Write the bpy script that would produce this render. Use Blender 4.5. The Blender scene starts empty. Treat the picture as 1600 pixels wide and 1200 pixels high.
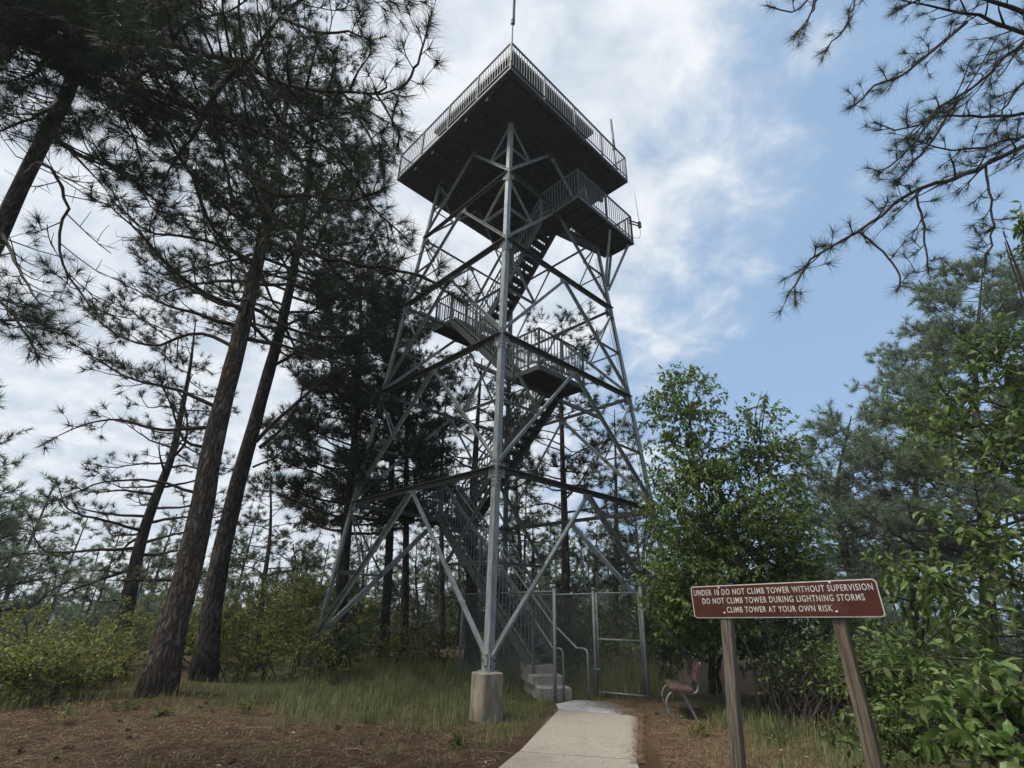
import bpy, math, random
import numpy as np
from mathutils import Matrix, Vector

# ------------------------------------------------------------------ camera, sky, sun, exposure
SC = bpy.context.scene
COL = SC.collection
EYE = 1.58
HAZE = 0.0008
FPX, PITCH, ROLL = 791.576, math.radians(24.0936), math.radians(-1.4012)   # focal length for a 1600 px wide frame
cp, sp, cr, sr = math.cos(PITCH), math.sin(PITCH), math.cos(ROLL), math.sin(ROLL)
R0, U0 = Vector((1, 0, 0)), Vector((0, -sp, cp))
Rv, Uv, Bv = R0 * cr - U0 * sr, R0 * sr + U0 * cr, Vector((0, -cp, -sp))
cam = bpy.data.cameras.new('camera'); camo = bpy.data.objects.new('camera', cam); COL.objects.link(camo)
cam.sensor_width = 36; cam.lens = FPX / 1600 * 36; cam.clip_start = 0.05; cam.clip_end = 6000
camo.matrix_world = Matrix(((Rv.x, Uv.x, Bv.x, 0), (Rv.y, Uv.y, Bv.y, 0), (Rv.z, Uv.z, Bv.z, EYE), (0, 0, 0, 1)))
SC.camera = camo
SUN_EL, SUN_AZ = math.radians(60), math.radians(-105)      # azimuth measured from +Y towards +X
w = bpy.data.worlds.new('World'); SC.world = w; w.use_nodes = True
nt = w.node_tree; nt.nodes.clear(); N = nt.nodes.new; LK = nt.links.new
def math_n(op, a, b=None, c=None, clamp=False):
    n = N('ShaderNodeMath'); n.operation = op; n.use_clamp = clamp
    for i, x in enumerate((a, b, c)):
        if x is None: continue
        if isinstance(x, (int, float)): n.inputs[i].default_value = x
        else: LK(x, n.inputs[i])
    return n.outputs[0]
sky = N('ShaderNodeTexSky'); sky.sky_type = 'NISHITA'; sky.sun_disc = False
sky.sun_elevation = SUN_EL; sky.sun_rotation = SUN_AZ; sky.dust_density = 1.6; sky.air_density = 1.0; sky.ozone_density = 1.6
tc = N('ShaderNodeTexCoord'); sep = N('ShaderNodeSeparateXYZ'); LK(tc.outputs['Generated'], sep.inputs[0])
zz = math_n('MAXIMUM', math_n('ADD', sep.outputs[2], 0.30), 0.12)
comb = N('ShaderNodeCombineXYZ'); LK(math_n('DIVIDE', sep.outputs[0], zz), comb.inputs[0]); LK(math_n('DIVIDE', sep.outputs[1], zz), comb.inputs[1])
def noise_w(scale, detail, rough, off, dist=0.0):
    mp = N('ShaderNodeMapping'); mp.inputs['Location'].default_value = off; LK(comb.outputs[0], mp.inputs[0])
    n = N('ShaderNodeTexNoise'); n.inputs['Scale'].default_value = scale; n.inputs['Detail'].default_value = detail
    n.inputs['Roughness'].default_value = rough; n.inputs['Distortion'].default_value = dist; LK(mp.outputs[0], n.inputs['Vector'])
    return n.outputs['Fac']
n1 = noise_w(1.9, 8, 0.58, (3.1, 1.7, 0), 0.25)
n2 = noise_w(7.5, 7, 0.6, (7.7, -2.2, 4), 0.25)
n3 = noise_w(0.7, 2, 0.5, (1.2, 4.4, 9))
# the cloud sheet is thick on the left and overhead and breaks up towards the right
gap = math_n('SUBTRACT', math_n('MULTIPLY', sep.outputs[0], 0.9), math_n('MULTIPLY', sep.outputs[2], 0.40))
cov = math_n('SUBTRACT', math_n('ADD', math_n('ADD', math_n('MULTIPLY', n1, 0.95), math_n('MULTIPLY', n2, 0.72)), math_n('MULTIPLY', n3, 0.3)), math_n('MULTIPLY', gap, 1.5))
mr = N('ShaderNodeMapRange'); mr.interpolation_type = 'SMOOTHSTEP'; LK(cov, mr.inputs[0])
mr.inputs[1].default_value = 0.70; mr.inputs[2].default_value = 1.16
mask = mr.outputs[0]
cr1 = N('ShaderNodeValToRGB'); LK(n2, cr1.inputs[0])
cr1.color_ramp.elements[0].position = 0.33; cr1.color_ramp.elements[0].color = (4.6, 5.3, 6.1, 1)
cr1.color_ramp.elements[1].position = 0.64; cr1.color_ramp.elements[1].color = (7.3, 7.55, 7.8, 1)
skyt = N('ShaderNodeMix'); skyt.data_type = 'RGBA'; skyt.blend_type = 'MIX'      # thin high veil whitens the blue a little
skyt.inputs[0].default_value = 0.68; LK(sky.outputs[0], skyt.inputs[6]); skyt.inputs[7].default_value = (3.2, 4.75, 6.9, 1)
mx = N('ShaderNodeMix'); mx.data_type = 'RGBA'; LK(math_n('MULTIPLY', mask, 0.94), mx.inputs[0]); LK(skyt.outputs[2], mx.inputs[6]); LK(cr1.outputs[0], mx.inputs[7])
bg = N('ShaderNodeBackground'); bg.inputs[1].default_value = 0.10; LK(mx.outputs[2], bg.inputs[0])
wo = N('ShaderNodeOutputWorld'); LK(bg.outputs[0], wo.inputs[0])
sun = bpy.data.lights.new('sun', 'SUN'); sun.energy = 3.6; sun.angle = math.radians(22); sun.color = (1, 0.95, 0.88)
suno = bpy.data.objects.new('sun', sun); COL.objects.link(suno)
sd = Vector((math.sin(SUN_AZ) * math.cos(SUN_EL), math.cos(SUN_AZ) * math.cos(SUN_EL), math.sin(SUN_EL)))
suno.rotation_euler = sd.to_track_quat('Z', 'Y').to_euler(); suno.location = (0, 0, 60)
SC.view_settings.view_transform = 'Standard'; SC.view_settings.look = 'None'; SC.view_settings.gamma = 1
SC.view_settings.use_curve_mapping = False; SC.view_settings.exposure = 0.35
SC.render.engine = 'CYCLES'
SC.cycles.max_bounces = 6; SC.cycles.diffuse_bounces = 3; SC.cycles.glossy_bounces = 2; SC.cycles.transmission_bounces = 3
SC.cycles.transparent_max_bounces = 4; SC.cycles.volume_bounces = 0; SC.cycles.use_denoising = True

rng = np.random.default_rng(7); random.seed(7)

# ------------------------------------------------------------------ coordinates
def ray(u, v):
    X, Y = (u - 800) / FPX, (600 - v) / FPX
    X, Y = cr * X + sr * Y, -sr * X + cr * Y
    return np.array([X, cp - Y * sp, sp + Y * cp])
def at(u, v, Y):
    d = ray(u, v); p = d * (Y / d[1]); p[2] += EYE; return p
def ground_pt(u, v, z=0.0):
    d = ray(u, v); p = d * ((z - EYE) / d[2]); p[2] = z; return p
TC = np.array([-0.1875, 14.0467]); TA = math.radians(43.859)
UD = np.array([math.cos(TA), math.sin(TA), 0]); VD = np.array([-math.sin(TA), math.cos(TA), 0]); ZD = np.array([0, 0, 1.0])
def T(u, v, z):                         # tower axes: u right-back, v left-back (metres), z above the ground
    return np.array([TC[0], TC[1], 0]) + UD * u + VD * v + ZD * z
def terrain(x, y):
    x = np.asarray(x, float); y = np.asarray(y, float)
    d = np.hypot(x - 0.5, y - 10.0)
    z = -0.25 * np.maximum(0, d - 19)
    z = np.maximum(z, -22.0)
    bump = 0.05 * np.sin(x * 0.9 + 1.3) * np.sin(y * 0.7 + 0.4) + 0.03 * np.sin(x * 2.1 + y * 1.3)
    near = np.clip((np.hypot(x - 0.9, y - 9.6) - 2.6) / 3.0, 0, 1)
    return z + bump * near
def unit(v):
    v = np.asarray(v, float); return v / (np.linalg.norm(v) + 1e-12)

# ------------------------------------------------------------------ mesh building
class MB:
    def __init__(s): s.v = []; s.f = {3: [], 4: []}; s.n = 0
    def add(s, v, *faces):
        v = np.asarray(v, float).reshape(-1, 3)
        for f in faces:
            f = np.asarray(f, int)
            if len(f): s.f[f.shape[1]].append(f + s.n)
        s.v.append(v); s.n += len(v); return s
    def mesh(s, name, smooth=False):
        me = bpy.data.meshes.new(name)
        if not s.n: return me
        v = np.concatenate(s.v)
        q = np.concatenate(s.f[4]) if s.f[4] else np.zeros((0, 4), int)
        t = np.concatenate(s.f[3]) if s.f[3] else np.zeros((0, 3), int)
        loops = np.concatenate([q.ravel(), t.ravel()])
        starts = np.concatenate([np.arange(len(q)) * 4, len(q) * 4 + np.arange(len(t)) * 3])
        me.vertices.add(len(v)); me.vertices.foreach_set('co', v.astype(np.float32).ravel())
        me.loops.add(len(loops)); me.loops.foreach_set('vertex_index', loops.astype(np.int32))
        me.polygons.add(len(starts)); me.polygons.foreach_set('loop_start', starts.astype(np.int32))
        me.polygons.foreach_set('use_smooth', np.full(len(starts), bool(smooth)))
        me.update(calc_edges=True)
        return me
    def obj(s, name, mat, parent=None, kind=None, smooth=False, label=None):
        me = s.mesh(name, smooth); me.materials.append(mat)
        return link(name, me, parent, kind, label)
def link(name, me, parent=None, kind=None, label=None):
    o = bpy.data.objects.new(name, me); COL.objects.link(o)
    if parent is not None:
        o.parent = parent
        o.matrix_parent_inverse = Matrix.Translation(-parent.location) if parent.type == 'EMPTY' else Matrix.Identity(4)
    if kind: o['kind'] = kind
    if label: o['label'] = label
    return o
def tag(o, label, cat, group=None):
    o['label'] = label; o['category'] = cat
    if group: o['group'] = group
    return o
def thing(name, loc, label, cat, group=None):
    o = bpy.data.objects.new(name, None); COL.objects.link(o); o.location = [float(x) for x in loc]; o.empty_display_size = 0.2
    return tag(o, label, cat, group)
def copy_tree(o, loc, rz, s, label, group):
    c = o.copy(); COL.objects.link(c); c.location = loc; c.rotation_euler = (0, 0, rz); c.scale = (s, s, s)
    c['label'] = label; c['group'] = group
    for ch in o.children:
        d = ch.copy(); COL.objects.link(d); d.parent = c
    return c
BOXF = np.array([[0, 3, 2, 1], [4, 5, 6, 7], [0, 1, 5, 4], [1, 2, 6, 5], [2, 3, 7, 6], [3, 0, 4, 7]])
def plate(mb, a, b, dw, wd, dt, th, w0=0.0, t0=0.0):
    """bar from a to b; spans w0..w0+wd along dw and t0..t0+th along dt"""
    a = np.asarray(a, float); b = np.asarray(b, float); dw = unit(dw); dt = unit(dt)
    c = [dw * w0 + dt * t0, dw * (w0 + wd) + dt * t0, dw * (w0 + wd) + dt * (t0 + th), dw * w0 + dt * (t0 + th)]
    mb.add(np.array([a + x for x in c] + [b + x for x in c]), BOXF)
def bar(mb, a, b, wd, th=None, up=(0, 0, 1)):
    th = th or wd; d = unit(np.asarray(b) - np.asarray(a)); s = np.cross(d, up)
    if np.linalg.norm(s) < 1e-3: s = np.cross(d, (1, 0, 0))
    s = unit(s); n = np.cross(s, d)
    plate(mb, a, b, s, wd, n, th, -wd / 2, -th / 2)
def box(mb, c, sx, sy, sz, rz=0.0):
    x = np.array([math.cos(rz), math.sin(rz), 0]); y = np.array([-math.sin(rz), math.cos(rz), 0]); c = np.asarray(c, float)
    plate(mb, c, c + ZD * sz, x, sx, y, sy, -sx / 2, -sy / 2)
def tube(mb, pts, rad, sides=6, cap=True, jit=0.0):
    p = np.asarray(pts, float); n = len(p); r = np.broadcast_to(np.asarray(rad, float), (n,))
    t = np.gradient(p, axis=0); t /= np.linalg.norm(t, axis=1)[:, None] + 1e-12
    ref = np.array([0, 0, 1.0]) if abs(t[0, 2]) < 0.9 else np.array([1.0, 0, 0])
    a = np.cross(t, ref); a /= np.linalg.norm(a, axis=1)[:, None] + 1e-12; b = np.cross(t, a)
    ang = np.arange(sides) * 2 * np.pi / sides; ca, sa = np.cos(ang), np.sin(ang)
    rr = r[:, None] * (np.ones((n, sides)) if not jit else 1 + jit * (rng.random((n, sides)) - 0.5))
    v = p[:, None, :] + rr[..., None] * (ca[None, :, None] * a[:, None, :] + sa[None, :, None] * b[:, None, :])
    i = np.arange(n - 1)[:, None] * sides; j = np.arange(sides)[None, :]; k = (j + 1) % sides
    q = np.stack([i + j, i + k, i + sides + k, i + sides + j], -1).reshape(-1, 4)
    v = v.reshape(-1, 3)
    if cap:
        v = np.concatenate([v, p[:1], p[-1:]]); c0, c1 = n * sides, n * sides + 1
        jj = np.arange(sides); kk = (jj + 1) % sides
        t3 = np.concatenate([np.stack([np.full(sides, c0), kk, jj], 1), np.stack([np.full(sides, c1), (n - 1) * sides + jj, (n - 1) * sides + kk], 1)])
        mb.add(v, q, t3)
    else: mb.add(v, q)
def smooth_poly(pts, n):
    p = np.asarray(pts, float); d = np.r_[0, np.cumsum(np.linalg.norm(np.diff(p, axis=0), axis=1))]
    if len(p) < 3: s = np.linspace(0, d[-1], n); return np.stack([np.interp(s, d, p[:, k]) for k in range(3)], 1)
    m = np.zeros_like(p); m[1:-1] = (p[2:] - p[:-2]) / (d[2:] - d[:-2])[:, None]; m[0] = (p[1] - p[0]) / d[1]; m[-1] = (p[-1] - p[-2]) / (d[-1] - d[-2])
    s = np.linspace(0, d[-1], n); i = np.clip(np.searchsorted(d, s, side='right') - 1, 0, len(p) - 2)
    h = (d[i + 1] - d[i])[:, None]; t = ((s - d[i]) / h[:, 0])[:, None]
    return (2 * t**3 - 3 * t**2 + 1) * p[i] + (t**3 - 2 * t**2 + t) * h * m[i] + (-2 * t**3 + 3 * t**2) * p[i + 1] + (t**3 - t**2) * h * m[i + 1]

# ------------------------------------------------------------------ materials
def mat(name, col, col2=None, scale=5.0, rough=0.8, bump=0.0, bscale=None, detail=6, stretch=(1, 1, 1), island=0.0, trans=0.0, spec=0.3, metal=0.0, lo=0.35, hi=0.65, hue=0.0, stain=None):
    m = bpy.data.materials.new(name); m.use_nodes = True; t = m.node_tree; nn = t.nodes; L = t.links.new
    b = nn['Principled BSDF']; b.inputs['Roughness'].default_value = rough; b.inputs['Specular IOR Level'].default_value = spec; b.inputs['Metallic'].default_value = metal
    co = nn.new('ShaderNodeTexCoord'); mp = nn.new('ShaderNodeMapping'); mp.inputs['Scale'].default_value = stretch; L(co.outputs['Object'], mp.inputs[0])
    last = None
    if col2 is not None:
        no = nn.new('ShaderNodeTexNoise'); no.inputs['Scale'].default_value = scale; no.inputs['Detail'].default_value = detail; no.inputs['Roughness'].default_value = 0.65; L(mp.outputs[0], no.inputs['Vector'])
        ra = nn.new('ShaderNodeValToRGB'); L(no.outputs['Fac'], ra.inputs[0]); ra.color_ramp.elements[0].position = lo; ra.color_ramp.elements[1].position = hi
        ra.color_ramp.elements[0].color = (*col, 1); ra.color_ramp.elements[1].color = (*col2, 1); last = ra.outputs[0]
    else:
        rgb = nn.new('ShaderNodeRGB'); rgb.outputs[0].default_value = (*col, 1); last = rgb.outputs[0]
    if island:
        ge = nn.new('ShaderNodeNewGeometry'); hs = nn.new('ShaderNodeHueSaturation'); L(last, hs.inputs['Color'])
        mr = nn.new('ShaderNodeMapRange'); L(ge.outputs['Random Per Island'], mr.inputs[0]); mr.inputs[3].default_value = 1 - island; mr.inputs[4].default_value = 1 + island; L(mr.outputs[0], hs.inputs['Value'])
        if hue:
            m2 = nn.new('ShaderNodeMapRange'); L(ge.outputs['Random Per Island'], m2.inputs[0]); m2.inputs[3].default_value = 0.5 - hue; m2.inputs[4].default_value = 0.5 + hue; L(m2.outputs[0], hs.inputs['Hue'])
        last = hs.outputs[0]
    if stain:
        for (scol, amt, ssc, slo, shi, sst) in stain:
            m3 = nn.new('ShaderNodeMapping'); m3.inputs['Scale'].default_value = sst; L(co.outputs['Object'], m3.inputs[0])
            n3 = nn.new('ShaderNodeTexNoise'); n3.inputs['Scale'].default_value = ssc; n3.inputs['Detail'].default_value = 9; n3.inputs['Roughness'].default_value = 0.7; L(m3.outputs[0], n3.inputs['Vector'])
            r3 = nn.new('ShaderNodeMapRange'); L(n3.outputs['Fac'], r3.inputs[0]); r3.inputs[1].default_value = slo; r3.inputs[2].default_value = shi; r3.inputs[4].default_value = amt
            x3 = nn.new('ShaderNodeMix'); x3.data_type = 'RGBA'; L(r3.outputs[0], x3.inputs[0]); L(last, x3.inputs[6]); x3.inputs[7].default_value = (*scol, 1); last = x3.outputs[2]
    L(last, b.inputs['Base Color'])
    if bump:
        nb = nn.new('ShaderNodeTexNoise'); nb.inputs['Scale'].default_value = bscale or scale * 3; nb.inputs['Detail'].default_value = 8; L(mp.outputs[0], nb.inputs['Vector'])
        bu = nn.new('ShaderNodeBump'); bu.inputs['Strength'].default_value = bump; bu.inputs['Distance'].default_value = 0.02; L(nb.outputs['Fac'], bu.inputs['Height']); L(bu.outputs[0], b.inputs['Normal'])
    if trans:
        tr = nn.new('ShaderNodeBsdfTranslucent'); L(last, tr.inputs[0]); ms = nn.new('ShaderNodeMixShader'); ms.inputs[0].default_value = trans
        L(b.outputs[0], ms.inputs[1]); L(tr.outputs[0], ms.inputs[2]); L(ms.outputs[0], nn['Material Output'].inputs[0])
    return m
def bark_mat(name, dark, light, red, vs=9.0):
    m = bpy.data.materials.new(name); m.use_nodes = True; t = m.node_tree; nn = t.nodes; L = t.links.new; b = nn['Principled BSDF']
    b.inputs['Roughness'].default_value = 0.95; b.inputs['Specular IOR Level'].default_value = 0.1
    co = nn.new('ShaderNodeTexCoord'); mp = nn.new('ShaderNodeMapping'); mp.inputs['Scale'].default_value = (1, 1, 0.26); L(co.outputs['Object'], mp.inputs[0])
    nz = nn.new('ShaderNodeTexNoise'); nz.inputs['Scale'].default_value = 6; nz.inputs['Detail'].default_value = 8; L(mp.outputs[0], nz.inputs['Vector'])
    wv = nn.new('ShaderNodeMix'); wv.data_type = 'VECTOR'; wv.inputs[0].default_value = 0.3; L(mp.outputs[0], wv.inputs[4]); L(nz.outputs['Color'], wv.inputs[5])
    vo = nn.new('ShaderNodeTexVoronoi'); vo.feature = 'DISTANCE_TO_EDGE'; vo.inputs['Scale'].default_value = vs; L(wv.outputs[1], vo.inputs['Vector'])
    vc = nn.new('ShaderNodeTexVoronoi'); vc.inputs['Scale'].default_value = vs; L(wv.outputs[1], vc.inputs['Vector'])
    fine = nn.new('ShaderNodeTexNoise'); fine.inputs['Scale'].default_value = 30; fine.inputs['Detail'].default_value = 6; L(mp.outputs[0], fine.inputs['Vector'])
    big = nn.new('ShaderNodeTexNoise'); big.inputs['Scale'].default_value = 0.9; big.inputs['Detail'].default_value = 3; L(co.outputs['Object'], big.inputs['Vector'])
    rb = nn.new('ShaderNodeMapRange'); L(big.outputs['Fac'], rb.inputs[0]); rb.inputs[1].default_value = 0.56; rb.inputs[2].default_value = 0.74; rb.inputs[4].default_value = 0.75
    m1 = nn.new('ShaderNodeMix'); m1.data_type = 'RGBA'; L(vc.outputs['Color'], m1.inputs[0]); m1.inputs[6].default_value = (*[0.75 * x for x in light], 1); m1.inputs[7].default_value = (*light, 1)
    m2 = nn.new('ShaderNodeMix'); m2.data_type = 'RGBA'; L(rb.outputs[0], m2.inputs[0]); L(m1.outputs[2], m2.inputs[6]); m2.inputs[7].default_value = (*red, 1)
    ed = nn.new('ShaderNodeMapRange'); L(vo.outputs['Distance'], ed.inputs[0]); ed.inputs[1].default_value = 0.0; ed.inputs[2].default_value = 0.30
    m3 = nn.new('ShaderNodeMix'); m3.data_type = 'RGBA'; L(ed.outputs[0], m3.inputs[0]); m3.inputs[6].default_value = (*dark, 1); L(m2.outputs[2], m3.inputs[7]); L(m3.outputs[2], b.inputs['Base Color'])
    ad = nn.new('ShaderNodeMath'); ad.operation = 'MULTIPLY_ADD'; L(fine.outputs['Fac'], ad.inputs[0]); ad.inputs[1].default_value = 0.5; L(ed.outputs[0], ad.inputs[2])
    bu = nn.new('ShaderNodeBump'); bu.inputs['Strength'].default_value = 0.9; bu.inputs['Distance'].default_value = 0.04; L(ad.outputs[0], bu.inputs['Height']); L(bu.outputs[0], b.inputs['Normal'])
    return m
M = {}
M['galv'] = mat('galvanised_steel', (0.125, 0.138, 0.132), (0.27, 0.292, 0.283), 9, 0.55, 0.08, 40, stretch=(1, 1, 0.35), lo=0.3, hi=0.62, stain=[((0.15, 0.095, 0.06), 0.55, 3.5, 0.58, 0.74, (1, 1, 0.12)), ((0.33, 0.35, 0.34), 0.5, 13, 0.58, 0.68, (1, 1, 1))], spec=0.45, metal=0.15)
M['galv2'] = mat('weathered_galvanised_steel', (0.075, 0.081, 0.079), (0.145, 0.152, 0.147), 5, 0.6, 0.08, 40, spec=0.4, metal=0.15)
M['grating'] = mat('dark_steel_grating', (0.045, 0.047, 0.045), (0.08, 0.08, 0.075), 8, 0.7)
M['deck'] = mat('weathered_dark_timber', (0.026, 0.022, 0.018), (0.06, 0.051, 0.042), 6, 0.9, 0.3, 30, stretch=(1, 1, 1))
M['cabwall'] = mat('blue_grey_painted_siding', (0.10, 0.12, 0.16), (0.14, 0.16, 0.20), 4, 0.7)
M['darksteel_and_shade'] = mat('dark_steel_and_belt_shade', (0.05, 0.053, 0.052), (0.09, 0.094, 0.09), 7, 0.65, 0.08, 40, spec=0.35)  # dark steel parts; on the belts this tone stands for shade
M['glass'] = mat('dark_window_glass', (0.03, 0.04, 0.05), None, rough=0.08, spec=0.6)
M['roof'] = mat('grey_sheet_roof', (0.07, 0.078, 0.095), (0.10, 0.11, 0.13), 4, 0.6)
M['conc'] = mat('weathered_concrete', (0.22, 0.20, 0.175), (0.36, 0.335, 0.295), 7, 0.9, 0.35, 60, stain=[((0.10, 0.09, 0.075), 0.6, 4, 0.52, 0.72, (1, 1, 0.4))])
M['ped'] = mat('stained_concrete', (0.15, 0.125, 0.09), (0.33, 0.285, 0.22), 4.2, 0.92, 0.5, 50, stretch=(1, 1, 0.45), stain=[((0.07, 0.06, 0.045), 0.75, 5, 0.5, 0.72, (1, 1, 0.18)), ((0.40, 0.38, 0.33), 0.5, 7, 0.6, 0.72, (1, 1, 0.6))])
M['path'] = mat('sand_coloured_concrete', (0.26, 0.23, 0.185), (0.35, 0.32, 0.265), 26, 0.92, 0.12, 220, stain=[((0.16, 0.125, 0.085), 0.55, 1.1, 0.50, 0.72, (1, 1, 1)), ((0.09, 0.07, 0.05), 0.7, 9, 0.64, 0.72, (1, 1, 1))])
M['path2'] = mat('pale_grey_concrete', (0.30, 0.305, 0.295), (0.40, 0.405, 0.395), 20, 0.9, 0.12, 220, stain=[((0.17, 0.15, 0.12), 0.6, 1.7, 0.48, 0.7, (1, 1, 1)), ((0.10, 0.08, 0.06), 0.7, 9, 0.63, 0.72, (1, 1, 1))])
M['signred'] = mat('brown_red_sign_face', (0.052, 0.0135, 0.008), (0.074, 0.020, 0.012), 3, 0.55, spec=0.22, stain=[((0.15, 0.075, 0.06), 0.45, 4, 0.52, 0.75, (1, 1, 1))])
M['signwhite'] = mat('white_reflective_lettering', (0.42, 0.40, 0.37), (0.57, 0.55, 0.50), 14, 0.5)
M['post'] = mat('weathered_grey_timber', (0.085, 0.068, 0.05), (0.20, 0.168, 0.13), 14, 0.9, 0.6, 40, stretch=(3, 3, 0.18))
M['post2'] = mat('weathered_brown_timber', (0.07, 0.052, 0.036), (0.19, 0.15, 0.11), 14, 0.9, 0.6, 40, stretch=(3, 3, 0.18))
M['seat'] = mat('faded_red_brown_board', (0.06, 0.033, 0.026), (0.12, 0.075, 0.058), 9, 0.8, 0.3, 30, stretch=(3, 0.5, 3))
M['fence'] = mat('dull_zinc_pipe', (0.14, 0.15, 0.147), (0.225, 0.237, 0.233), 8, 0.55, spec=0.4, metal=0.2)
M['mesh'] = mat('dull_zinc_wire', (0.16, 0.17, 0.165), None, rough=0.6, metal=0.2)
M['cable'] = mat('black_cable', (0.02, 0.02, 0.02), None, rough=0.6)
M['lamp'] = mat('frosted_lamp_glass', (0.25, 0.25, 0.24), None, rough=0.3)
M['bark'] = bark_mat('pine_bark', (0.042, 0.032, 0.026), (0.18, 0.145, 0.12), (0.26, 0.115, 0.068), 15)
M['bark_dark'] = bark_mat('dark_pine_bark', (0.03, 0.025, 0.021), (0.12, 0.10, 0.086), (0.085, 0.06, 0.045), 14)
M['twig'] = mat('pine_twig_bark', (0.028, 0.022, 0.017), (0.06, 0.048, 0.038), 10, 0.95)
M['grey_bark'] = mat('smooth_grey_bark', (0.10, 0.085, 0.065), (0.19, 0.165, 0.13), 12, 0.9, 0.4, 40, stretch=(1, 1, 0.4))
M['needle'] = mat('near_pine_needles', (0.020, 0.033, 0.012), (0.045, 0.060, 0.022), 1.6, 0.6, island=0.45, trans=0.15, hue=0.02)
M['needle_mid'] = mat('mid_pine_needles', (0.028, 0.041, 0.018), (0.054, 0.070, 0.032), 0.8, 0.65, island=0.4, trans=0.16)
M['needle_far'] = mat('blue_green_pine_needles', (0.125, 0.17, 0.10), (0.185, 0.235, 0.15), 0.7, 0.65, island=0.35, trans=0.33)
M['leaf'] = mat('green_ash_leaves', (0.095, 0.15, 0.036), (0.175, 0.225, 0.07), 1.1, 0.5, island=0.6, trans=0.52, hue=0.02)
M['leaf_near'] = mat('broad_green_leaves', (0.09, 0.145, 0.032), (0.155, 0.215, 0.062), 2.2, 0.42, island=0.4, trans=0.42, spec=0.4, hue=0.02)
M['shrub'] = mat('yellow_green_shrub_leaves', (0.135, 0.165, 0.03), (0.24, 0.245, 0.065), 1.2, 0.6, island=0.45, trans=0.4, hue=0.02)
M['shrub_dark'] = mat('dark_shrub_leaves', (0.05, 0.085, 0.022), (0.095, 0.135, 0.04), 1.4, 0.6, island=0.45, trans=0.3)
M['shrub_red'] = mat('rust_tinged_shrub_leaves', (0.13, 0.12, 0.03), (0.17, 0.085, 0.03), 2.4, 0.6, island=0.4, trans=0.3)
M['grass'] = mat('green_grass_blades', (0.125, 0.16, 0.045), (0.30, 0.285, 0.14), 2.6, 0.6, island=0.6, trans=0.45, hue=0.025)
M['litter'] = mat('dry_needle_litter', (0.12, 0.068, 0.038), (0.24, 0.16, 0.10), 3, 0.9, island=0.5)
M['cone'] = mat('brown_pine_cone', (0.07, 0.045, 0.03), (0.12, 0.08, 0.05), 20, 0.9)
M['stick'] = mat('dead_grey_wood', (0.10, 0.08, 0.065), (0.2, 0.17, 0.14), 8, 0.9)
M['pale'] = mat('pale_dry_leaf', (0.45, 0.42, 0.36), None, rough=0.8, island=0.3)

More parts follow.
